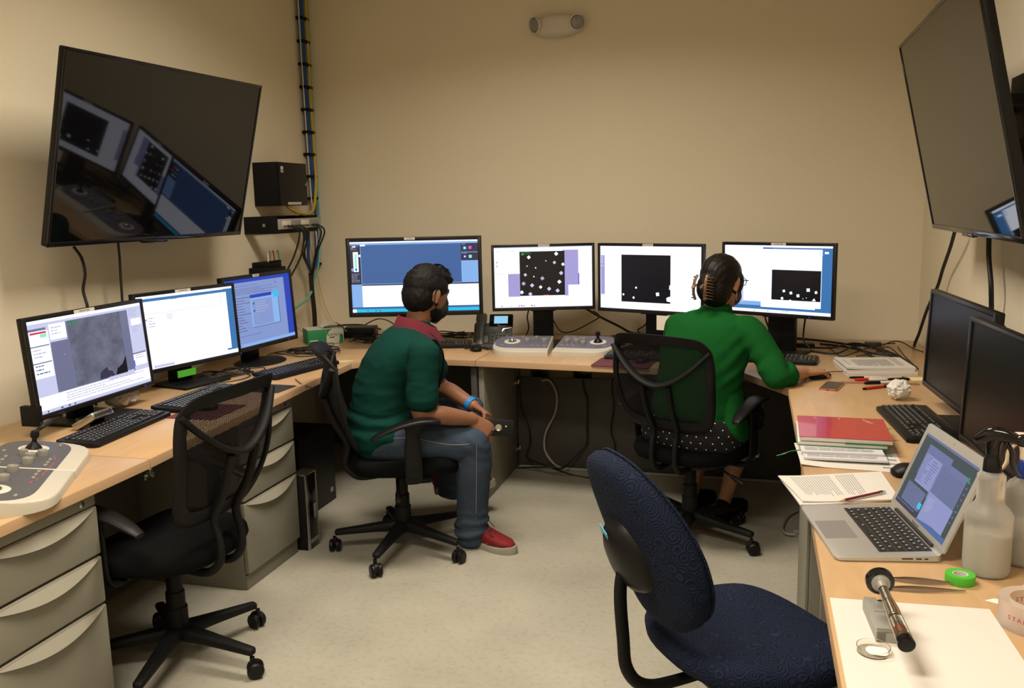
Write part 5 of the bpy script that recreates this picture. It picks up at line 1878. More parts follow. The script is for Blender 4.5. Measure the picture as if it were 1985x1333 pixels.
# stapled document and pencil
sheet('document', 'lower sheet of the stapled document by the laptop', 'papers', [(.118, 2.205), (.350, 2.30), (.338, 2.53), (.075, 2.415)], DZ, .004, curl=.003)
sheet('document', 'stapled text document on the desk edge, pencil on it', 'papers', [(.124, 2.222), (.362, 2.297), (.346, 2.527), (.069, 2.424)], DZ + .0045, .003, curl=.004, lines=[(.10, .16, .48, .94, 15, True, .28), (.53, .16, .72, .94, 8, True, .28)])
t = thing('pencil', 'maroon pencil with white eraser lying on the stapled document', 'pencil', (.271, 2.283, DZ + .0135), orient((.213, 2.232), (.329, 2.333)))
bm = NB()
lathe(bm, [(.0037, -.062), (.0037, .058)], 6, 0, RY(PI / 2))
obj('shaft', bm, M_pencil, t)
bm = NB()
lathe(bm, [(.0037, .058), (.004, .060), (.004, .069), (.0036, .070)], 12, 0, RY(PI / 2))
obj('ferrule', bm, M_metal, t)
bm = NB()
lathe(bm, [(.0035, .069), (.0035, .078), (.003, .080)], 12, 0, RY(PI / 2))
obj('eraser', bm, M_label, t)
bm = NB()
lathe(bm, [(.0003, -.082), (.0037, -.062)], 10, 0, RY(PI / 2))
obj('tip', bm, M_penwood, t)
# big white sheet
sheet('paper_sheet', 'large blank white sheet under the specimen rod, front right', 'papers', [(.152, 1.20), (.455, 1.20), (.432, 1.705), (.150, 1.690)], DZ, .0012)

# ---------------------------------------------------------------- laptop (local -Y is the user side)
t = thing('laptop', 'open silver laptop on the right desk with blurred windows on screen', 'laptop', (.255, 2.055, DZ), orient((.12, 2.22), (.18, 1.89)))
LW, LD = .325, .222
bm = NB()
o_ = []
def rr_poly(w_, d_, r_, n=5):
    out = []
    for cx, cy, a0 in ((w_ / 2 - r_, d_ / 2 - r_, 0), (-w_ / 2 + r_, d_ / 2 - r_, 90), (-w_ / 2 + r_, -d_ / 2 + r_, 180), (w_ / 2 - r_, -d_ / 2 + r_, 270)):
        for i in range(n + 1):
            a = R(a0 + 90 * i / n)
            out.append((cx + r_ * math.cos(a), cy + r_ * math.sin(a)))
    return out
prism(bm, rr_poly(LW, LD, .016), .002, 0, .001, ztop=lambda x, y: .008 + .008 * (y + LD / 2) / LD)
obj('base', bm, M_alu, t)
SL = math.atan(.008 / LD)
Mb = T(0, 0, .012) @ RX(SL)
bm = NB()
b2(bm, -.054, .054, -LD / 2 + .008, -LD / 2 + .078, -.0002, .00045, M=Mb)
obj('trackpad', bm, M_alud, t)
bm = NB()
b2(bm, -.137, .137, -.013, .097, -.0015, .0001, M=Mb)
obj('keyboard_well', bm, M_ink, t)
LK = {}
def lkey(w_, d_):
    k = (round(w_, 4), round(d_, 4))
    if k not in LK:
        LK[k] = key_mesh(w_, d_, True, .0016)
    return LK[k]
rows = [(.0875, .008, [1] * 14), (.0735, .0155, [1] * 13 + [1.5]), (.0550, .0155, [1.5] + [1] * 13), (.0365, .0155, [1.8] + [1] * 11 + [1.7]), (.0180, .0155, [2.3] + [1] * 10 + [2.2]), (-.0005, .0155, [1, 1, 1, 1.25, 5.1, 1.25, 1, .95, .95, .95])]
for cy, dd, ws in rows:
    tot = sum(ws)
    u_ = .270 / tot
    x = -.135
    for wv in ws:
        if wv > 3 or True:
            ob = bpy.data.objects.new('key', lkey(wv * u_ - .0032, dd - .0005))
            COL.objects.link(ob)
            ob.parent = t
            ob.matrix_local = Mb @ T(x + wv * u_ / 2, cy - .002, .0002)
        x += wv * u_
bm = NB()
b2(bm, -.115, .115, .100, .107, -.003, .006, .001, M=Mb)
obj('hinge', bm, M_ink, t)
LID = R(-22)
Ml = T(0, LD / 2 - .006, .016) @ RX(LID)
bm = NB()
prism(bm, [(x, y + LD / 2) for x, y in rr_poly(LW, LD, .012)], -.006, 0, .0012, M=Ml @ RX(PI / 2) @ T(0, 0, 0))
lid = obj('lid', bm, M_alu, t)
LA = [(0, 0, 1, 1, SOL, 0), (0, 0, 1, .03, SMID, 1), ('poly', [(.14, .10), (.60, .10), (.60, .55), (.14, .52)], SLAP2, 1), (.16, .22, .48, .62, SLAP, 2), ('text', .17, .24, .30, .60, 12, STX, 3), ('text', .32, .26, .46, .58, 9, STX, 3),
      (.46, .17, .92, .70, SLAP2, 2), ('text', .50, .25, .66, .60, 11, STX, 3), (.62, .26, .90, .64, SMID, 3), (.08, .66, .44, .92, SMID, 2), ('text', .10, .68, .36, .90, 10, STX, 3),
      (.48, .60, .93, .98, SLAP, 4), ('text', .52, .66, .64, .86, 8, STL, 5), (.40, .80, .46, .88, SCY, 4), ('poly', [(.45, .985), (.75, .93), (1, .93), (1, 1), (.45, 1)], SBL, 5), (0, .92, .46, 1, SDK, 3), (.93, .05, 1, .93, SOL, 2), (.92, .16, .95, .22, SGRN, 4),
      ('text', .02, .94, .42, .985, 1, SMID, 4), ('text', .95, .2, .99, .8, 8, SMID, 4)]
sw_, sh_ = .289, .181
bm, ms = art(sw_, sh_, LA, 2)
o = obj('screen', bm, ms, lid, M=Ml @ T(0, -.0003, .018 + sh_ / 2), flat=True)
bm = NB()
text_bm(bm, 'MacBook Air', .0075, Ml @ T(0, -.0003, .009) @ RX(PI / 2), th=.00005)
cyl(bm, (0, 0, 0), .0012, .0004, 10, M=Ml @ T(0, -.0001, LD - .010) @ RX(PI / 2))
obj('lettering', bm, M_phone, lid, flat=True)
for x0, x1 in ((.045, .068), (.074, .086), (.091, .099)):
    bm = NB()
    b2(bm, LW / 2 - .0004, LW / 2 + .0002, x0 - .02, x1 - .02, .0065, .0095)
    obj('port', bm, M_ink, t)

# ---------------------------------------------------------------- phone, pens, ruler
t = thing('mobile_phone', 'dark mobile phone with rose gold edge beside the woman\'s hand', 'phone', (.306, 3.694, DZ), R(-16))
bm = NB()
prism(bm, rr_poly(.070, .160, .009), 0, .0075, .0015)
obj('body', bm, M_copper, t)
bm = NB()
prism(bm, rr_poly(.066, .156, .008), .0075, .0079)
obj('screen', bm, M_phglass, t)
bm = NB()
b2(bm, -.006, .006, -.0806, -.0796, .002, .0055)
for k in range(4):
    b2(bm, .012 + k * .004, .014 + k * .004, -.0806, -.0796, .003, .005)
obj('port', bm, M_ink, t)

def pen(label, a, b, cols, capfrac=.4, r_=.0052, z=None, cat='pen'):
    a, b = Vector((a[0], a[1], 0)), Vector((b[0], b[1], 0))
    L = (b - a).length
    m_ = (a + b) / 2
    t = thing('marker_pen', label, cat, (m_.x, m_.y, (z or DZ) + r_), orient(a, b))
    cb, cc, ct = cols
    bm = NB()
    lathe(bm, [(r_ * .9, -L / 2 + L * capfrac), (r_, -L / 2 + L * capfrac + .002), (r_, L / 2 - .006), (r_ * .8, L / 2)], 14, 0, RY(PI / 2))
    obj('barrel', bm, cb, t)
    bm = NB()
    lathe(bm, [(r_ * .55, -L / 2), (r_ * .8, -L / 2 + .004), (r_ * 1.12, -L / 2 + .012), (r_ * 1.12, -L / 2 + L * capfrac)], 14, 0, RY(PI / 2))
    obj('cap', bm, cc, t)
    if ct:
        bm = NB()
        lathe(bm, [(r_ * .82, L / 2 - .001), (r_ * .7, L / 2 + .012)], 12, 0, RY(PI / 2))
        obj('end_plug', bm, ct, t)
    return t
pen('white pen with black cap, farthest of the pens by the paper pile', (.389, 3.885), (.52, 3.91), (M_label, M_blk, None), .45, .0045)
pen('pale grey pen with green end, right of the pen heap', (.47, 3.885), (.60, 3.925), (M_cwhite, M_cwhite, M_grnpl), .3, .0045)
pen('red-capped white marker among the pens', (.405, 3.835), (.535, 3.86), (M_label, M_redpl, None), .42, .006)
pen('thick black marker at the right end of the pen heap', (.625, 3.88), (.54, 3.855), (M_blk, M_blk, None), .45, .0065)
pen('white marker with long black cap, in front of the red-capped one', (.436, 3.768), (.575, 3.815), (M_label, M_blk, M_blk), .45, .0062)
pen('grey pen lying beside the black-capped marker', (.50, 3.815), (.60, 3.84), (M_cgrey, M_blk, None), .3, .0045)
pen('red stylus pen with black tip, nearest of the pens', (.544, 3.745), (.429, 3.66), (M_redpl, M_blk, M_blk), .35, .0058)
bm = NB()
b2(bm, -.15, .15, -.014, .014, 0, .003, .001)
o = obj('ruler', bm, mat('clear_red_plastic', (.55, .20, .12), .3, trans=.4, vary=.02))
o.location = (.50, 3.80, DZ)
o.rotation_euler = (0, 0, R(3))
tag(o, 'translucent reddish ruler under the pens', 'ruler')
bm = NB()
b2(bm, -.035, .035, -.035, .035, 0, .001)
o = obj('sticky_note', bm, mat('yellow_sticky', (.75, .68, .38), .8, vary=.02))
o.location = (.665, 3.92, DZ)
o.rotation_euler = (0, 0, R(10))
tag(o, 'pale yellow sticky note beside the far dark monitor', 'note')

# ---------------------------------------------------------------- spray bottles
def spray_bottle(label, loc, rz, r_, prof, head_col, collar_col, liquid, hz):
    t = thing('spray_bottle', label, 'bottle', loc, rz)
    bm = NB()
    lathe(bm, prof, 40)
    obj('bottle', bm, M_poly, t, 50)
    if liquid:
        bm = NB()
        lathe(bm, [(0, .004), (r_ - .006, .004), (r_ - .0025, .012), (r_ - .0025, liquid), (0, liquid)], 40)
        obj('liquid', bm, M_liquid, t)
    bm = NB()
    lathe(bm, [(.0155, hz - .012), (.0175, hz - .010), (.0165, hz + .016), (.013, hz + .022), (.013, hz + .030)], 28)
    obj('collar', bm, collar_col, t, 40)
    bm = NB()
    z = hz + .030
    rings(bm, [((0, 0, z - .004), (.013, 0, 0), (0, .013, 0)), ((0, 0, z + .018), (.014, 0, 0), (0, .013, 0)), ((.004, 0, z + .032), (.016, 0, 0), (0, .013, 0))], 3, 18)
    rings(bm, [((-.030, 0, z + .026), (0, .010, 0), (0, 0, .010)), ((-.008, 0, z + .036), (0, .0135, 0), (0, 0, .017)), ((.022, 0, z + .040), (0, .012, 0), (0, 0, .013)), ((.046, 0, z + .036), (0, .009, 0), (0, 0, .009))], 4, 18, 0, 2.8)
    lathe(bm, [(.011, 0), (.0125, .004), (.0125, .013), (.009, .014)], 18, 0, T(.046, 0, z + .036) @ RY(PI / 2))
    obj('spray_head', bm, head_col, t, 50)
    bm = NB()
    rings(bm, [((.022, 0, z + .028), (0, .006, 0), (.006, 0, 0)), ((.034, 0, z + .010), (0, .006, 0), (.005, 0, 0)), ((.036, 0, z - .012), (0, .007, 0), (.0045, 0, 0)), ((.044, 0, z - .030), (0, .008, 0), (.004, 0, 0)), ((.052, 0, z - .036), (0, .006, 0), (.003, 0, 0))], 4, 14)
    obj('trigger', bm, head_col, t, 50)
    return t
BP = [(r0 * 1.10, z0 * 1.27) for r0, z0 in [(.036, .0), (.0395, .004), (.0405, .012), (.0405, .088), (.041, .094), (.0405, .100), (.034, .109), (.0255, .117), (.0235, .123), (.0235, .150), (.0245, .156), (.0238, .163), (.018, .168), (.015, .170)]]
spray_bottle('translucent spray bottle with black trigger head, half full, by the laptop', (.465, 1.885, DZ), R(-35), .0445, BP, M_gloss, M_blk, .088, .222)
spray_bottle('white spray bottle with white head and blue collar at the right picture edge', (.545, 1.955, DZ), R(150), .038, [(.034, 0), (.037, .004), (.038, .012), (.038, .150), (.036, .163), (.030, .174), (.018, .184), (.015, .188)], mat('cream_spray_head', (.72, .58, .44), .4, vary=.02), mat('blue_collar', (.01, .05, .32), .4, vary=.02), .09, .194)

# ---------------------------------------------------------------- tapes
t = thing('tape_roll', 'roll of bright green tape in front of the spray bottle', 'tape', (.405, 1.822, DZ))
bm = NB()
lathe(bm, [(.0145, 0), (.027, 0), (.0275, .001), (.0275, .0175), (.027, .0185), (.0145, .0185), (.0145, 0)], 44)
obj('tape', bm, M_green, t)
bm = NB()
lathe(bm, [(.0125, .0005), (.0145, .0005), (.0145, .018), (.0125, .018), (.0125, .0005)], 36)
obj('core', bm, M_label, t)
t = thing('tape_roll', 'large roll of clear packing tape with red lettering at the right picture edge', 'tape', (.49, 1.655, DZ), R(0))
bm = NB()
lathe(bm, [(.038, 0), (.056, 0), (.056, .05), (.038, .05), (.038, 0)], 56)
obj('tape', bm, M_tape, t)
bm = NB()
for zz, a0, s_ in ((.026, 214, 'STAPLES'), (.010, 262, 'STAPLES')):
    for k, ch in enumerate(s_):
        a = R(a0 + k * 9.2)
        text_bm(bm, ch, .0115, T(.49 * 0 + .0563 * math.cos(a), .0563 * math.sin(a), zz) @ RZ(a + PI / 2) @ RX(PI / 2), th=.0001)
for k, ch in enumerate('STAPLES'):
    a = R(118 - k * 12.5)
    text_bm(bm, ch, .0115, T(.0377 * math.cos(a), .0377 * math.sin(a), .032) @ RZ(a - PI / 2) @ RX(PI / 2), th=.0001)
obj('lettering', bm, mat('red_print', (.50, .04, .05), .6, vary=.02), t, flat=True)
bm = NB()
prism(bm, [(0, 0), (.030, -.016), (.034, .010), (.018, .012)], 0, .001)
o = obj('paper_scrap', bm, M_scrap)
o.location = (.432, 1.742, DZ + .0005)
tag(o, 'small white paper scrap left of the clear packing tape', 'paper')
bm = NB()
b2(bm, -.045, .045, -.03, .03, 0, .008, .002)
o = obj('white_card_box', bm, M_label)
o.location = (.565, 1.80, DZ)
o.rotation_euler = (0, 0, R(-52))
tag(o, 'flat white card case behind the clear packing tape', 'case')

# ---------------------------------------------------------------- tweezers
def tweezers(label, a, b, spread_, z):
    a, b = Vector((a[0], a[1], 0)), Vector((b[0], b[1], 0))
    L = (b - a).length
    t = thing('tweezers', label, 'tweezers', (a.x, a.y, z), orient(a, b))
    for s in (-1, 1):
        bm = NB()
        n = 10
        prev = None
        for i in range(n + 1):
            u = i / n
            x = L * u
            y = s * (.0006 + spread_ * math.sin(min(u * 1.15, 1) * PI) ** .8 * .5 + .0004)
            hw = .0038 * (1 - .82 * max(0, u - .35) / .65) if u > .12 else .0030
            ring = [bm.verts.new((x, y - .0006, .004 - hw)), bm.verts.new((x, y + .0006, .004 - hw)), bm.verts.new((x, y + .0006, .004 + hw)), bm.verts.new((x, y - .0006, .004 + hw))]
            if prev:
                for k in range(4):
                    bm.faces.new((prev[k], prev[(k + 1) % 4], ring[(k + 1) % 4], ring[k]))
            else:
                bm.faces.new(ring)
            prev = ring
        bm.faces.new(prev[::-1])
        obj('arm', bm, M_steel, t)
    return t
tweezers('steel tweezers behind the specimen rod, farther from the camera', (.275, 1.800), (.408, 1.803), .014, DZ)
tweezers('steel tweezers behind the specimen rod, nearer the camera', (.262, 1.752), (.405, 1.772), .012, DZ)

# ---------------------------------------------------------------- specimen transfer rod on a grey block
t = thing('specimen_holder_stand', 'flat grey machined block under the specimen rod', 'stand', (.232, 1.60, DZ), R(3))
bm = NB()
prism(bm, [(-.022, -.070), (.030, -.075), (.036, -.045), (.032, .055), (.022, .068), (-.020, .070), (-.024, .055)], .0015, .020, .002)
obj('block', bm, M_greyblk, t)
bm = NB()
b2(bm, -.020, .026, -.0715, -.058, .002, .021, .001)
b2(bm, -.012, .004, .008, .0095, .0198, .0205)
obj('front_step', bm, mat('dark_machined_block', (.13, .13, .11), .5, vary=.03), t)
bm = NB()
b2(bm, .000, .016, .050, .066, .020, .050, .003)
b2(bm, .004, .016, .004, .014, .020, .046, .002)
b2(bm, .012, .022, -.03, -.018, .020, .04, .002)
obj('cradle', bm, M_clear, t)
import_a = Vector((0.227, 1.610, 0.818))
import_b = Vector((0.243, 1.412, 0.800))
dirv = (import_b - import_a)
Lr = dirv.length
t = thing('specimen_rod', 'clear specimen rod with black flanged knob resting on the grey block', 'rod', tuple(import_a))
q = dirv.to_track_quat('Z', 'Y').to_matrix().to_4x4()
bm = NB()
lathe(bm, [(.0, -.010), (.020, -.010), (.0245, -.006), (.0245, .004), (.021, .006), (.012, .006)], 40, 0, q)
obj('knob', bm, M_gloss, t)
bm = NB()
lathe(bm, [(.016, .006), (.016, .010), (.010, .014), (.009, .030), (.0, .030)], 30, 0, q)
obj('collar', bm, M_greyblk, t)
bm = NB()
lathe(bm, [(.0082, .012), (.0088, .06), (.0118, .10), (.0138, Lr)], 30, 0, q)
lathe(bm, [(.0120, Lr), (.0098, .10), (.0068, .012)], 30, 0, q)
obj('clear_sleeve', bm, M_clear, t)
bm = NB()
lathe(bm, [(.0045, .014), (.0045, .07), (.0028, .072), (.0028, .115), (.006, .118), (.006, .122), (.0022, .124), (.0022, Lr - .03), (.006, Lr - .020), (.006, Lr - .012)], 20, 0, q)
obj('inner_rod', bm, M_metal, t)
bm = NB()
lathe(bm, [(.0026, .072), (.0026, .115)], 20, 0, T(0, 0, 0) @ q @ T(.0035, 0, 0))
lathe(bm, [(.0034, Lr - .045), (.0040, Lr - .030), (.002, Lr - .024)], 16, 0, q)
obj('copper_section', bm, M_brown, t)
bm = NB()
lathe(bm, [(.0, Lr - .014), (.0100, Lr - .014), (.0112, Lr - .002), (.0112, Lr + .003), (.0095, Lr + .004), (.0, Lr + .004)], 30, 0, q)
obj('end_cap', bm, M_blk, t)
# petri dish
t = thing('petri_dish', 'clear round dish with white tissue on the blank sheet', 'dish', (.205, 1.490, DZ + .0015))
bm = NB()
lathe(bm, [(.0, .0), (.0265, .0), (.0270, .001), (.0275, .011), (.0265, .011), (.0260, .0015), (.0, .0015)], 44)
obj('dish', bm, M_clear, t)
bm = NB()
n = 24
vs = []
for i in range(n):
    a = 2 * PI * i / n
    vs.append(bm.verts.new((.006 + .018 * math.cos(a), .001 + .0165 * math.sin(a), .0022 + .0010 * math.sin(3 * a))))
c0 = bm.verts.new((.006, .001, .0045))
for i in range(n):
    bm.faces.new((vs[i], vs[(i + 1) % n], c0))
obj('tissue', bm, M_scrap, t)

# ---------------------------------------------------------------- people
def solid(name, bm, voxel, mats, parent, smooth=3, disp=None, angle=180):
    """fuse overlapping closed shapes into one continuous skin; coordinates are room coordinates"""
    bmesh.ops.recalc_face_normals(bm, faces=bm.faces[:])
    me = bpy.data.meshes.new('tmp')
    bm.to_mesh(me)
    bm.free()
    o = bpy.data.objects.new('tmp', me)
    COL.objects.link(o)
    r_ = o.modifiers.new('r', 'REMESH')
    r_.mode = 'VOXEL'
    r_.voxel_size = voxel
    r_.adaptivity = 0
    if smooth:
        s = o.modifiers.new('s', 'SMOOTH')
        s.factor = .5
        s.iterations = smooth
    dg = bpy.context.evaluated_depsgraph_get()
    m2 = bpy.data.meshes.new_from_object(o.evaluated_get(dg))
    bpy.data.objects.remove(o)
    off = parent.location
    if disp:
        cs = [(v, disp(v.co, v.normal)) for v in m2.vertices]
        for v, d in cs:
            v.co = v.co + d
    m2.transform(Matrix.Translation(-Vector(off)))
    m2.name = name
    m2.materials.clear()
    for m in (mats if isinstance(mats, list) else [mats]):
        m2.materials.append(m)
    for p in m2.polygons:
        p.use_smooth = True
    o = bpy.data.objects.new(name, m2)
    COL.objects.link(o)
    o.parent = parent
    return o

def shift(parent):
    return Matrix.Translation(-parent.location)

V = Vector
def hand(bm, wrist, d, nrm, side, curls, spread_=0.0, s=1.0, thumb=(.55, .25), tcurl=25):
    """five fingered hand; d along the palm, nrm out of the back of the hand, side=+1 puts the thumb along d x nrm"""
    d = V(d).normalized()
    nrm = V(nrm)
    nrm = (nrm - d * nrm.dot(d)).normalized()
    lat = d.cross(nrm).normalized() * side
    w0 = V(wrist)
    rings(bm, [(w0 - d * .02, lat * .026 * s, nrm * .019 * s), (w0, lat * .027 * s, nrm * .018 * s), (w0 + d * .03 * s, lat * .034 * s, nrm * .017 * s), (w0 + d * .065 * s, lat * .041 * s, nrm * .014 * s), (w0 + d * .088 * s, lat * .040 * s, nrm * .0105 * s)], 3, 16)
    Ls = [(.042, .026, .022), (.047, .030, .024), (.044, .028, .023), (.035, .021, .020)]
    for i in range(4):
        base = w0 + d * (.080 - .004 * abs(i - 1)) * s + lat * (.030 - .0205 * i) * s
        c = curls[i]
        a = 0
        p = base
        pts = [p - d * .015 * s, p]
        for k, L in enumerate(Ls[i]):
            a += R(c * (1.0, 1.1, .7)[k])
            dd = (d * math.cos(a) - nrm * math.sin(a) + lat * spread_ * (1.5 - i) * .1).normalized()
            p = p + dd * L * s
            pts.append(p)
        limb(bm, pts, [.0085 * s, .0088 * s, .0082 * s, .0074 * s, .006 * s], 3, 10)
    p = w0 + d * .022 * s + lat * .026 * s - nrm * .004 * s
    d1 = (d * .75 + lat * thumb[0] - nrm * thumb[1]).normalized()
    pts = [p - d1 * .01, p]
    a = 0
    for k, L in enumerate((.036, .030, .024)):
        dd = (d1 * math.cos(a) + (d * .6 - nrm * .35 - lat * .5).normalized() * math.sin(a)).normalized()
        p = p + dd * L * s
        pts.append(p)
        a += R(tcurl)
    limb(bm, pts, [.012 * s, .0125 * s, .011 * s, .0095 * s, .007 * s], 3, 10)

def head_bm(bm, M, k=1.0):
    """head centred on the origin facing +Y"""
    def rg(z, y, rx, ry):
        return (M @ V((0, y * k, z * k)), M.to_3x3() @ V((rx * k, 0, 0)), M.to_3x3() @ V((0, ry * k, 0)))
    rings(bm, [rg(-.112, .058, .018, .018), rg(-.098, .046, .038, .042), rg(-.070, .026, .053, .070), (rg(-.035, .010, .063, .086)), rg(.005, .0, .071, .094), rg(.045, -.006, .074, .097), rg(.078, -.008, .066, .086), rg(.100, -.008, .045, .060), rg(.110, -.008, .018, .025)], 3, 26, 0, 2.2)
    # nose, brow, lips
    rings(bm, [(M @ V((0, .088, .018)) * 1, M.to_3x3() @ V((.008, 0, 0)), M.to_3x3() @ V((0, .010, 0))), (M @ V((0, .098, -.004)), M.to_3x3() @ V((.010, 0, 0)), M.to_3x3() @ V((0, .013, 0))), (M @ V((0, .104, -.024)), M.to_3x3() @ V((.014, 0, 0)), M.to_3x3() @ V((0, .013, 0))), (M @ V((0, .096, -.034)), M.to_3x3() @ V((.013, 0, 0)), M.to_3x3() @ V((0, .010, 0)))], 3, 14)
    blob(bm, (0, .088, -.058), .022, .011, .006, M, 14)
    blob(bm, (0, .086, -.067), .019, .011, .006, M, 14)
    for s in (-1, 1):
        blob(bm, (s * .031, .080, .022), .021, .013, .007, M, 14)
        blob(bm, (s * .031, .0805, .0125), .0145, .0100, .0042, M, 14)
        blob(bm, (s * .031, .0800, .0005), .0140, .0095, .0032, M, 14)
        E_ = M @ T(s * .077 * k, -.008, -.006) @ RZ(R(-s * 24)) @ RX(R(-10))
        blob(bm, (0, 0, 0), .0075, .019, .032, E_, 18)
        blob(bm, (s * .004, -.012, .010), .005, .009, .022, E_, 14)
        blob(bm, (s * .002, .006, -.024), .006, .010, .010, E_, 12)

def eyes(parent, M):
    bm = NB()
    for s in (-1, 1):
        blob(bm, (s * .031, .0800, .007), .0115, .0095, .0060, M, 16)
        blob(bm, (s * .031, .0885, .007), .0048, .0020, .0048, M, 14, 1)
    e = obj('eyes', bm, [M_label, M_ink], parent, 60, M=shift(parent))
    bm = NB()
    for s in (-1, 1):
        rings(bm, [(M @ V((s * .014, .089, .026)), M.to_3x3() @ V((0, .003, 0)), M.to_3x3() @ V((0, 0, .003))), (M @ V((s * .030, .092, .031)), M.to_3x3() @ V((0, .004, 0)), M.to_3x3() @ V((0, 0, .004))), (M @ V((s * .050, .080, .027)), M.to_3x3() @ V((0, .003, 0)), M.to_3x3() @ V((0, 0, .002)))], 3, 8)
    obj('eyebrows', bm, M_hairM, parent, 60, M=shift(parent))
    return e

def shoe(parent, name, M, upper, sole, laces=True, k=1.0):
    n = 12
    prof = [(-.0, .026), (.03, .034), (.08, .035), (.14, .040), (.20, .048), (.25, .044), (.285, .026)]
    bm = NB()
    rr_ = []
    L, Rr = [], []
    for y, w_ in prof:
        L.append((-w_ * k, y)); Rr.append((w_ * k, y))
    out = cr([(x, y, 0) for x, y in (Rr + [(0.0, .298)] + L[::-1] + [(0, -.012)])], 4, True)
    pl = [(p.x, p.y) for p in out]
    prism(bm, pl, 0, 0, .004, ztop=lambda x, y: .026 + .010 * max(0, (.09 - y) / .09) + .010 * max(0, (y - .22) / .08), M=M)
    s_ = obj('sole', bm, sole, None)
    bm = NB()
    U = lambda y, w_, z0, h: (M @ V((0, y, z0 + h / 2)), M.to_3x3() @ V((w_, 0, 0)), M.to_3x3() @ V((0, 0, h / 2)))
    rings(bm, [U(.004, .024, .03, .075), U(.035, .033, .02, .095), (U(.085, .035, .02, .092)), U(.14, .038, .02, .072), U(.20, .043, .02, .050), U(.25, .038, .022, .036), U(.275, .022, .025, .022)], 4, 22, 0, 2.5)
    up = obj(name, bm, upper, parent, 60, M=shift(parent))
    s_.parent = up
    s_.data.transform(shift(parent))
    if laces:
        bm = NB()
        for i in range(6):
            y = .095 + i * .021
            z = .112 - i * .0105
            tube(bm, [M @ V((-.021, y, z - .012)), M @ V((-.008, y + .004, z + .001)), M @ V((.008, y + .008, z + .001)), M @ V((.021, y + .010, z - .014))], .0032, 6, 3)
        tube(bm, [M @ V((0, .10, .112)), M @ V((.02, .14, .125)), M @ V((.035, .18, .085)), M @ V((.030, .20, .065))], .0016, 6, 4)
        tube(bm, [M @ V((0, .10, .112)), M @ V((-.02, .13, .120)), M @ V((-.032, .16, .085))], .0016, 6, 4)
        la = obj('laces', bm, M_lace, up, 60, M=shift(parent))
        bm = NB()
        for s in (-1, 1):
            for (y0, z0, y1, z1) in ((.10, .03, .14, .08), (.17, .03, .14, .08), (.17, .03, .20, .055), (.10, .03, .12, .09)):
                w_ = .0375
                tube(bm, [M @ V((s * (w_ + .0005), y0, z0)), M @ V((s * (w_ - .004), (y0 + y1) / 2, (z0 + z1) / 2)), M @ V((s * (w_ - .014), y1, z1 - .006))], .0035, 6, 3)
        obj('overlay', bm, mat('bright_red_overlay', (.30, .010, .016), .5, vary=.05), up, 60, M=shift(parent))
    return up

def fold(co, n, amp, sc, st=(1, 1, 1), seed=0):
    q = V((co.x * st[0], co.y * st[1], co.z * st[2])) * sc + V((seed, seed * 1.7, 0))
    a = noise.noise(q)
    b = noise.noise(q * 2.1 + V((5, 2, 9)))
    return n * (amp * (1 - 2 * abs(a)) * .8 + amp * .35 * b)

# ---- seated man
mF, mR = V((.883, .469, 0)), V((.469, -.883, 0))
man = thing('person', 'seated man in green polo shirt, jeans and red trainers holding a phone', 'person', (-1.52, 3.40, 0))
def ring(c, u, v, ux, vx, tz=0):
    return (V(c), ux * u, (vx + V((0, 0, tz))).normalized() * v)
sh = [ring((-1.545, 3.385, .50), .165, .125, mR, mF), ring((-1.55, 3.385, .56), .182, .138, mR, mF), ring((-1.548, 3.385, .66), .172, .132, mR, mF), ring((-1.53, 3.39, .76), .172, .132, mR, mF),
      ring((-1.482, 3.41, .86), .188, .134, mR, mF, -.15), ring((-1.435, 3.432, .93), .185, .118, mR, mF, -.3), ring((-1.408, 3.45, .975), .130, .085, mR, mF, -.4), ring((-1.400, 3.455, .992), .080, .066, mR, mF, -.4)]
shR, elR, wrR = V((-1.305, 3.285, .912)), V((-1.315, 3.262, .668)), V((-1.150, 3.435, .602))
shL, elL, wrL = V((-1.45, 3.615, .925)), V((-1.395, 3.675, .700)), V((-1.190, 3.575, .625))
Mh = T(-1.362, 3.49, 1.132) @ RZ(R(-30)) @ RX(R(-12))
body = NB()
rings(body, [(c, u * .90, v * .90) for c, u, v in sh], 3, 24)
rings(body, [(V((-1.42, 3.445, .97)), mR * .062, mF * .06), (V((-1.392, 3.462, 1.03)), mR * .058, mF * .058), (Mh @ V((0, -.012, -.05)), mR * .056, mF * .058)], 3, 18)
head_bm(body, Mh)
limb(body, [shR - mR * .05, shR, (shR + elR) / 2, elR, elR.lerp(wrR, .4), wrR], [.05, .053, .047, .042, .040, .027], 4, 16)
limb(body, [shL + mR * .05, shL, (shL + elL) / 2, elL, elL.lerp(wrL, .4), wrL], [.05, .053, .046, .041, .039, .027], 4, 16)
hand(body, wrR, (.72, .25, -.66), (.30, -.75, .55), 1, (28, 34, 40, 46), thumb=(.5, .1))
hand(body, wrL, (.86, -.34, -.36), (.25, .45, .85), -1, (36, 40, 44, 48), thumb=(.6, .1), tcurl=18)
hipR, knR, anR = V((-1.505, 3.295, .535)), V((-1.160, 3.455, .497)), V((-1.195, 3.520, .105))
hipL, knL, anL = V((-1.610, 3.475, .535)), V((-1.285, 3.795, .545)), V((-1.425, 3.875, .19))
for h_, k_, a_ in ((hipR, knR, anR), (hipL, knL, anL)):
    limb(body, [h_, h_.lerp(k_, .5), k_, k_.lerp(a_, .3), a_], [.080, .070, .055, .052, .036], 4, 16)
solid('body', body, .0042, M_skinM, man, 3)
eyes(man, Mh)
bm = NB()
rings(bm, sh, 4, 36)
limb(bm, [shR - mR * .07 + V((0, 0, .0)), shR, shR.lerp(elR, .45), shR.lerp(elR, .80)], [.060, .066, .064, .066], 4, 22)
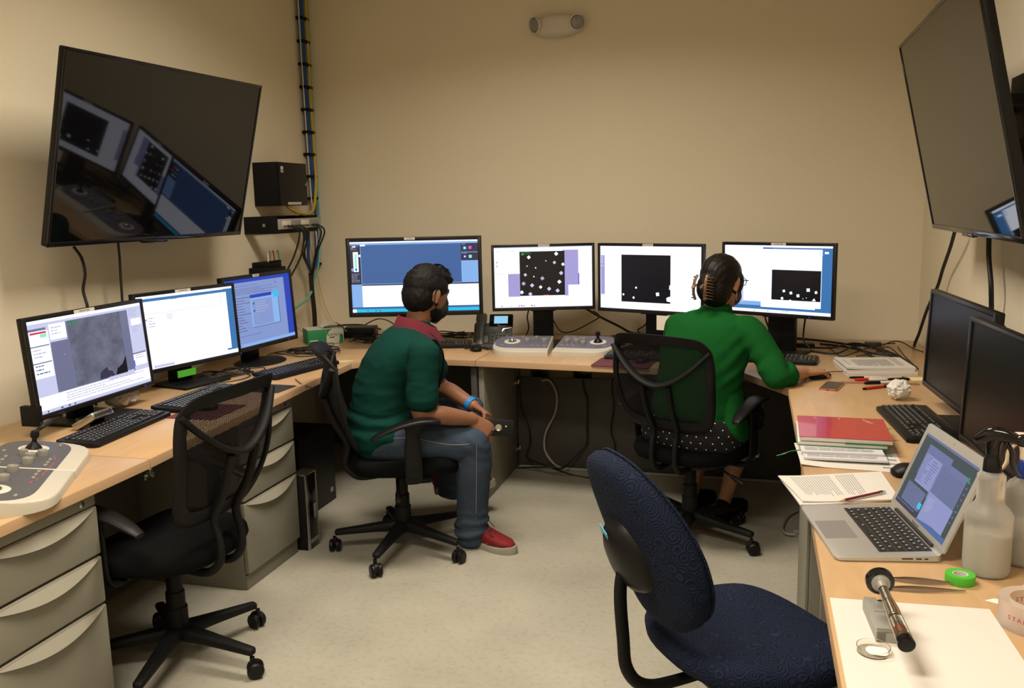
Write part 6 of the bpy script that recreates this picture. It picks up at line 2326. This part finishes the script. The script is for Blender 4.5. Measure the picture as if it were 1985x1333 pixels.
limb(bm, [shL + mR * .07, shL, shL.lerp(elL, .45), shL.lerp(elL, .72)], [.060, .068, .068, .070], 4, 22)
rings(bm, [ring((-1.55, 3.38, .485), .165, .12, mR, mF), ring((-1.552, 3.378, .515), .190, .148, mR, mF), ring((-1.55, 3.38, .57), .192, .147, mR, mF), ring((-1.55, 3.385, .64), .178, .138, mR, mF)], 3, 30)
def shirt_disp(co, n):
    a = .0045 if co.z < .8 else .0025
    d = fold(co, n, a, 7.5, (1, 1, 2.6), 3)
    if co.z < .66:
        d += n * .004 * math.sin(co.z * 95 + 3 * noise.noise(co * 6))
    e = (co - shR.lerp(elR, .1)).length
    d += n * .0035 * math.sin(e * 80 + 2.5 * noise.noise(co * 9)) * max(0, 1 - e / .17)
    return d
solid('polo_shirt', bm, .0055, M_shirt, man, 3, shirt_disp)
# collar band: open ring around the neck
bm = NB()
n = 30
Rg = []
cc = V((-1.402, 3.452, 1.008))
for zz, kk in ((-.034, 1.45), (.026, 1.04), (.028, .97), (-.028, 1.25)):
    row = []
    for i in range(n):
        a = 2 * PI * i / n
        dr = mR * math.cos(a) + mF * math.sin(a)
        front = max(0, math.sin(a))
        p = cc + mR * math.cos(a) * .073 * kk + mF * math.sin(a) * (.072 + .012 * front) * kk + V((0, 0, zz - .045 * front + .012 * max(0, -math.sin(a))))
        row.append(bm.verts.new(p))
    Rg.append(row)
for a_, b_ in zip(Rg, Rg[1:] + Rg[:1]):
    for i in range(n):
        bm.faces.new((a_[i], a_[(i + 1) % n], b_[(i + 1) % n], b_[i]))
obj('collar', bm, M_collar, man, 60, M=shift(man))
# jeans
bm = NB()
rings(bm, [ring((-1.545, 3.385, .50), .158, .12, mR, mF), ring((-1.55, 3.382, .54), .182, .14, mR, mF), ring((-1.55, 3.382, .58), .172, .132, mR, mF)], 3, 28)
limb(bm, [hipR, hipR.lerp(knR, .35) + V((0, 0, -.004)), hipR.lerp(knR, .75), knR + V((.004, 0, .0)), knR.lerp(anR, .12) + V((.004, 0, 0)), knR.lerp(anR, .45), knR.lerp(anR, .8), anR + V((-.005, 0, -.045))], [.098, .094, .084, .078, .077, .074, .068, .072], 5, 26)
limb(bm, [hipL, hipL.lerp(knL, .4), hipL.lerp(knL, .8), knL, knL.lerp(anL, .15), knL.lerp(anL, .5), knL.lerp(anL, .85), anL + V((0, 0, -.045))], [.098, .090, .080, .075, .073, .070, .066, .070], 5, 26)
def jean_disp(co, n):
    d = fold(co, n, .004, 8, (1, 1, 1), 11)
    for a_, k_ in ((anR, knR), (anL, knL)):
        e = co.z - (a_.z - .05)
        if e < .16 and (V((co.x, co.y, 0)) - V((a_.x, a_.y, 0))).length < .12:
            d += n * .008 * math.sin(e * 120 + 3.0 * noise.noise(co * 10)) * (1 - e / .16)
        q = (co - k_).length
        if q < .14:
            d += n * .0035 * math.sin((co.x * .8 + co.z) * 110 + 3 * noise.noise(co * 8)) * (1 - q / .14)
    return d
jn = solid('jeans', bm, .0052, M_denim, man, 3, jean_disp)
# side seam stitching on the near leg, laid on the cloth
from mathutils.bvhtree import BVHTree
def on_surface(o, parent, pts, out, lift=.0008):
    bt = BVHTree.FromPolygons([tuple(v.co) for v in o.data.vertices], [tuple(p.vertices) for p in o.data.polygons])
    res = []
    for p in pts:
        q = V(p) - parent.location
        hit = bt.ray_cast(q + V(out) * .25, -V(out).normalized())
        if hit[0] is not None:
            res.append(hit[0] + V(out).normalized() * lift)
    return res
cdir = V((.35, -.93, .1))
bm = NB()
seam = [hipR.lerp(knR, f) + V((0, 0, .012 + .012 * math.sin(f * 6))) for f in (.05, .15, .25, .35, .45, .55, .65, .75, .85, .95)]
tube(bm, on_surface(jn, man, seam, cdir), .0010, 5, 3)
seam2 = [knR.lerp(anR, f) + V((.012, 0, 0)) for f in (.0, .1, .2, .3, .4, .5, .6, .7, .8, .9)]
tube(bm, on_surface(jn, man, seam2, cdir), .0010, 5, 3)
obj('stitching', bm, M_stitch, jn, 60)
# shoes
shoe(man, 'shoe', T(-1.262, 3.562, .0) @ RZ(R(-109)), M_red, M_sole)
shoe(man, 'shoe', T(-1.500, 3.885, .100) @ RZ(R(-80)) @ RX(R(8)), M_red, M_sole)
# hair
bm = NB()
blob(bm, (0, -.010, .036), .0835, .104, .086, Mh, 26)
blob(bm, (0, -.040, -.010), .0765, .074, .082, Mh, 24)
blob(bm, (0, .045, .082), .066, .060, .038, Mh, 22)
blob(bm, (.0, .082, .078), .050, .030, .022, Mh @ RX(R(-4)), 20)
blob(bm, (.0, -.01, .085), .060, .075, .046, Mh, 20)
def hair_disp(co, n):
    q = co * 38
    return n * (.0030 * noise.noise(q) + .0020 * noise.noise(V((co.x * 150, co.y * 150, co.z * 40))))
solid('hair', bm, .0036, M_hairM, man, 2, hair_disp)
rs = random.Random(12)
bm = NB()
for i in range(420):
    th = rs.uniform(0, 2 * PI)
    ph = rs.uniform(-.1, 1.45)
    dv = V((math.cos(th) * math.cos(ph), math.sin(th) * math.cos(ph), math.sin(ph)))
    if dv.z < .15 and dv.y > .3:
        continue
    p = V((dv.x * .080, dv.y * .100 - .008, dv.z * .084 + .038))
    if dv.y > .3 and dv.z > .3:
        p += V((0, .012, .018))
    fl = V((rs.uniform(-.5, .5), .95, rs.uniform(-.25, .1) - dv.y * .5)) if dv.z > .35 else V((dv.x * .1, -.2, -1))
    L = rs.uniform(.014, .028)
    tube(bm, [Mh @ p, Mh @ (p + dv * .002 + fl * L * .5), Mh @ (p + dv * .001 + fl * L)], [.0020, .0006], 4, 2)
ht = obj('hair_tufts', bm, M_hairM, man, 80, M=shift(man))
ht['kind'] = 'stuff'
# beard and mask
bm = NB()
blob(bm, (0, .024, -.068), .0605, .073, .044, Mh, 24)
blob(bm, (0, .050, -.092), .040, .040, .026, Mh, 20)
blob(bm, (.0, .010, -.036), .0655, .034, .030, Mh, 20)
solid('beard', bm, .004, M_hairM, man, 2, hair_disp)
bm = NB()
blob(bm, (0, .058, -.058), .0585, .058, .050, Mh, 26)
blob(bm, (0, .072, -.030), .050, .042, .032, Mh, 24)
blob(bm, (0, .097, -.022), .022, .022, .030, Mh, 20)
mk = solid('face_mask', bm, .004, M_maskM, man, 4)
bm = NB()
for s in (-1, 1):
    tube(bm, [Mh @ V((s * .050, .050, -.035)), Mh @ V((s * .074, .012, .010)), Mh @ V((s * .084, -.016, .020)), Mh @ V((s * .087, -.026, -.004)), Mh @ V((s * .082, -.014, -.038)), Mh @ V((s * .066, .014, -.064)), Mh @ V((s * .046, .052, -.082))], .0024, 6, 4)
obj('ear_loop', bm, M_maskM, mk, 60, M=shift(man))
# wristband, lanyard
bm = NB()
ax = (wrL - elL).normalized()
q = ax.to_track_quat('Z', 'Y').to_matrix().to_4x4()
lathe(bm, [(.0325, -.012), (.0335, -.011), (.0325, .011), (.0315, .012), (.030, .010), (.031, -.010), (.0325, -.012)], 30, 0, T(*(wrL - ax * .020)) @ q)
wb = obj('wristband', bm, M_band, man, M=shift(man))
bm = NB()
tube(bm, [(-1.345, 3.40, 1.0), (-1.300, 3.425, .945), (-1.285, 3.46, .88), (-1.300, 3.49, .80), (-1.33, 3.51, .72)], .0035, 6, 5, flat=2.4)
obj('lanyard', bm, M_cable, man, M=shift(man))

t = thing('mobile_phone', 'black mobile phone with two round lenses in the man\'s hands', 'phone', (-1.065, 3.490, .556), R(14))
Mp = RX(R(-6)) @ RY(R(6))
bm = NB()
prism(bm, [(x, y) for x, y in rr_poly(.152, .073, .010)], -.0045, .0045, .0015, M=Mp @ RX(PI / 2))
obj('body', bm, M_blk, t)
for x, r_, z_ in ((-.018, .0115, -.003), (.010, .0145, .002)):
    bm = NB()
    lathe(bm, [(r_, .0), (r_, .002), (r_ * .8, .0024), (r_ * .7, .0012), (0, .0012)], 24, 0, Mp @ T(x, -.0045, z_) @ RX(PI / 2))
    obj('camera_lens', bm, M_metal, t, 30)
bm = NB()
lathe(bm, [(.0035, 0), (.003, .0008), (0, .001)], 14, 0, Mp @ T(.042, -.0045, .010) @ RX(PI / 2))
obj('flash_lens', bm, M_label, t)

# ---- seated woman, seen from behind
wF, wR = V((.407, .914, 0)), V((.914, -.407, 0))
wom = thing('person', 'seated woman in green cardigan with clipped dark hair, hand on a mouse', 'person', (-.25, 3.80, 0))
sw_ = [ring((-.250, 3.775, .54), .175, .14, wR, wF), ring((-.250, 3.775, .60), .190, .145, wR, wF), ring((-.240, 3.778, .68), .184, .128, wR, wF), ring((-.220, 3.785, .80), .188, .122, wR, wF, -.05),
       ring((-.202, 3.79, .89), .190, .115, wR, wF, -.15), ring((-.187, 3.80, .965), .180, .095, wR, wF, -.25), ring((-.175, 3.81, 1.010), .125, .072, wR, wF, -.3), ring((-.168, 3.815, 1.028), .070, .058, wR, wF, -.3)]
shR, elR, wrR = V((-.030, 3.735, .960)), V((.098, 3.665, .785)), V((.205, 3.805, .776))
shL, elL, wrL = V((-.330, 3.865, .960)), V((-.375, 4.03, .80)), V((-.28, 4.15, .775))
Mw = T(-.140, 3.825, 1.158) @ RZ(R(-32)) @ RX(R(-8))
body = NB()
rings(body, [(c, u * .9, v * .9) for c, u, v in sw_], 3, 24)
rings(body, [(V((-.180, 3.80, 1.00)), wR * .055, wF * .055), (V((-.165, 3.81, 1.06)), wR * .049, wF * .05), (Mw @ V((0, -.012, -.05)), wR * .05, wF * .052)], 3, 18)
head_bm(body, Mw, .97)
limb(body, [shR - wR * .05, shR, (shR + elR) / 2, elR, elR.lerp(wrR, .4), wrR], [.045, .046, .042, .036, .035, .024], 4, 16)
limb(body, [shL + wR * .05, shL, (shL + elL) / 2, elL, elL.lerp(wrL, .4), wrL], [.045, .046, .042, .036, .034, .024], 4, 16)
hand(body, wrR, (.66, .72, -.04), (-.02, -.05, 1), -1, (22, 18, 22, 28), s=1.04, thumb=(.55, .3))
hand(body, wrL, (.9, .42, -.06), (0, 0, 1), 1, (12, 12, 14, 16), s=.90)
for s_, hp, kn, an in ((1, V((-.165, 3.76, .53)), V((-.015, 4.15, .52)), V((-.125, 4.06, .09))), (-1, V((-.335, 3.83, .53)), V((-.20, 4.25, .52)), V((-.28, 4.16, .09)))):
    limb(body, [hp, hp.lerp(kn, .5), kn, kn.lerp(an, .35), kn.lerp(an, .8), an], [.080, .068, .052, .052, .034, .031], 4, 16)
    limb(body, [an, an + V((.0, .02, -.055)), an + V((.04, .14, -.07))], [.031, .030, .022], 3, 14)
solid('body', body, .004, M_skinW, wom, 3)
eyes(wom, Mw)
bm = NB()
rings(bm, [(c, u * 1.03, v * 1.05) for c, u, v in sw_], 4, 36)
rings(bm, [ring((-.24, 3.772, .535), .19, .150, wR, wF), ring((-.24, 3.772, .55), .198, .158, wR, wF), ring((-.245, 3.775, .58), .198, .155, wR, wF), ring((-.243, 3.778, .66), .180, .132, wR, wF)], 3, 30)
rings(bm, [(V((-.040, 3.73, .50)), wR * .022, wF * .06), (V((-.060, 3.715, .54)), wR * .045, wF * .085), (V((-.085, 3.72, .62)), wR * .05, wF * .08), (V((-.10, 3.73, .70)), wR * .05, wF * .07)], 3, 20)
cuff = elR.lerp(wrR, .30)
limb(bm, [shR - wR * .08, shR, shR.lerp(elR, .5) + V((.006, 0, 0)), elR + V((-.004, -.004, -.006)), cuff], [.058, .062, .058, .056, .054], 5, 24)
cuffL = elL.lerp(wrL, .35)
limb(bm, [shL + wR * .09, shL, shL.lerp(elL, .5), elL, cuffL], [.054, .052, .050, .050, .047], 5, 24)
def card_disp(co, n):
    d = fold(co, n, .0035, 7, (1, 1, 1.6), 21)
    e = (co - elR).length
    if e < .16:
        d += n * .0045 * math.sin(e * 100 + 3 * noise.noise(co * 9)) * (1 - e / .16)
    a = (co - V((-.06, 3.72, .84))).length
    if a < .16:
        d += n * .004 * math.sin((co.x - co.z) * 85 + 3 * noise.noise(co * 7)) * (1 - a / .16)
    return d
solid('cardigan', bm, .0052, M_card, wom, 3, card_disp)
# skirt
bm = NB()
rings(bm, [ring((-.250, 3.795, .468), .215, .165, wR, wF), ring((-.250, 3.795, .505), .228, .178, wR, wF), ring((-.250, 3.785, .56), .212, .165, wR, wF), ring((-.250, 3.78, .62), .17, .125, wR, wF)], 3, 36, 0, 2.6)
rings(bm, [(V((-.21, 3.85, .525)), wR * .19, V((0, 0, .085))), (V((-.15, 4.00, .530)), wR * .18, V((0, 0, .080))), (V((-.105, 4.13, .525)), wR * .165, V((0, 0, .072))), (V((-.095, 4.19, .47)), wR * .16, V((0, 0, .05)))], 4, 30, 0, 2.6)
sk = solid('skirt', bm, .006, M_skirt, wom, 4, lambda co, n: fold(co, n, .004, 9, (1, 1, 1), 31))
bt = BVHTree.FromPolygons([tuple(v.co) for v in sk.data.vertices], [tuple(p.vertices) for p in sk.data.polygons])
bm = NB()
rs = random.Random(4)
for j in range(6):
    z = .474 + j * .028
    for i in range(30):
        a = 2 * PI * (i + .5 * (j % 2)) / 30 + rs.uniform(-.02, .02)
        d_ = V((math.cos(a), math.sin(a), 0))
        h_ = bt.ray_cast(V((-.25 + .25, 3.79 - 3.80, z)) + d_ * .6, -d_)
        if h_[0] is None:
            continue
        p, nn = h_[0], h_[1]
        q = nn.to_track_quat('Z', 'Y').to_matrix().to_4x4()
        lathe(bm, [(.0034, 0), (.0030, .0005), (0, .0006)], 6, 0, T(*(p + nn * .0002)) @ q)
o = obj('polka_dots', bm, M_dot, sk, 80)
o['kind'] = 'stuff'
for an, rz_ in ((V((-.125, 4.06, 0)), -22), (V((-.28, 4.16, 0)), -22)):
    shoe(wom, 'shoe', T(an.x - .02, an.y - .05, 0) @ RZ(R(rz_)), M_blk2, M_blk, laces=False, k=.85)
# hair, claw clip, glasses, mask
bm = NB()
blob(bm, (0, -.016, .022), .0815, .101, .098, Mw, 28)
blob(bm, (0, -.045, -.035), .071, .070, .080, Mw, 26)
blob(bm, (-.006, -.085, -.030), .052, .050, .070, Mw, 22)
blob(bm, (.052, .022, .000), .028, .048, .052, Mw, 20)
blob(bm, (-.052, .022, .000), .028, .048, .052, Mw, 20)
def hairw_disp(co, n):
    l = Mw.inverted() @ co
    return n * (.0006 * math.sin(math.atan2(l.x, l.z + .12) * 60 + 4 * noise.noise(co * 12)) + .002 * noise.noise(co * 30))
solid('hair', bm, .0036, M_hairW, wom, 3, hairw_disp)
bm = NB()
for s in (-1, 1):
    C0 = V((-.012 + s * .010, -.142, -.035))
    body_ = [C0 + V((s * .014, .010, .052)), C0 + V((s * .018, -.002, .02)), C0 + V((s * .018, -.002, -.02)), C0 + V((s * .014, .010, -.052))]
    tube(bm, [Mw @ p for p in body_], .0045, 8, 4, flat=1.6)
    for k in range(8):
        z = .044 - k * .0125
        tube(bm, [Mw @ (C0 + V((s * .016, .002, z))), Mw @ (C0 + V((s * .030, .006, z - .001))), Mw @ (C0 + V((s * .040, .028, z - .003)))], [.0026, .0014], 6, 3)
    tube(bm, [Mw @ (C0 + V((s * .010, -.004, .012))), Mw @ (C0 + V((s * .006, -.014, .004))), Mw @ (C0 + V((s * .016, -.022, -.004)))], .004, 8, 3, flat=1.8)
obj('claw_clip', bm, M_claw, wom, 60, M=shift(wom))
bm = NB()
for s in (-1, 1):
    tube(bm, [Mw @ V((s * .034 + .024 * math.cos(a), .099 - .006 * abs(math.cos(a)), .006 + .018 * math.sin(a))) for a in [2 * PI * i / 16 for i in range(16)]], .0017, 6, 2, True)
    tube(bm, [Mw @ V((s * .058, .094, .012)), Mw @ V((s * .074, .084, .013)), Mw @ V((s * .080, .03, .010)), Mw @ V((s * .078, -.01, .004))], .0018, 6, 3)
tube(bm, [Mw @ V((-.011, .100, .008)), Mw @ V((0, .106, .011)), Mw @ V((.011, .100, .008))], .0015, 6, 3)
obj('glasses', bm, M_gloss, wom, 60, M=shift(wom))
bm = NB()
blob(bm, (0, .056, -.058), .056, .056, .048, Mw, 26)
blob(bm, (0, .070, -.030), .048, .042, .032, Mw, 24)
blob(bm, (0, .094, -.022), .021, .021, .030, Mw, 20)
mk = solid('face_mask', bm, .004, M_maskW, wom, 4)
bm = NB()
for s in (-1, 1):
    tube(bm, [Mw @ V((s * .046, .052, -.080)), Mw @ V((s * .066, .016, -.050)), Mw @ V((s * .078, -.004, -.016))], .0016, 6, 4)
obj('ear_loop', bm, M_label, mk, 60, M=shift(wom))
mouse('black mouse under the woman\'s right hand', (.270, 3.876, DZ), R(-43))
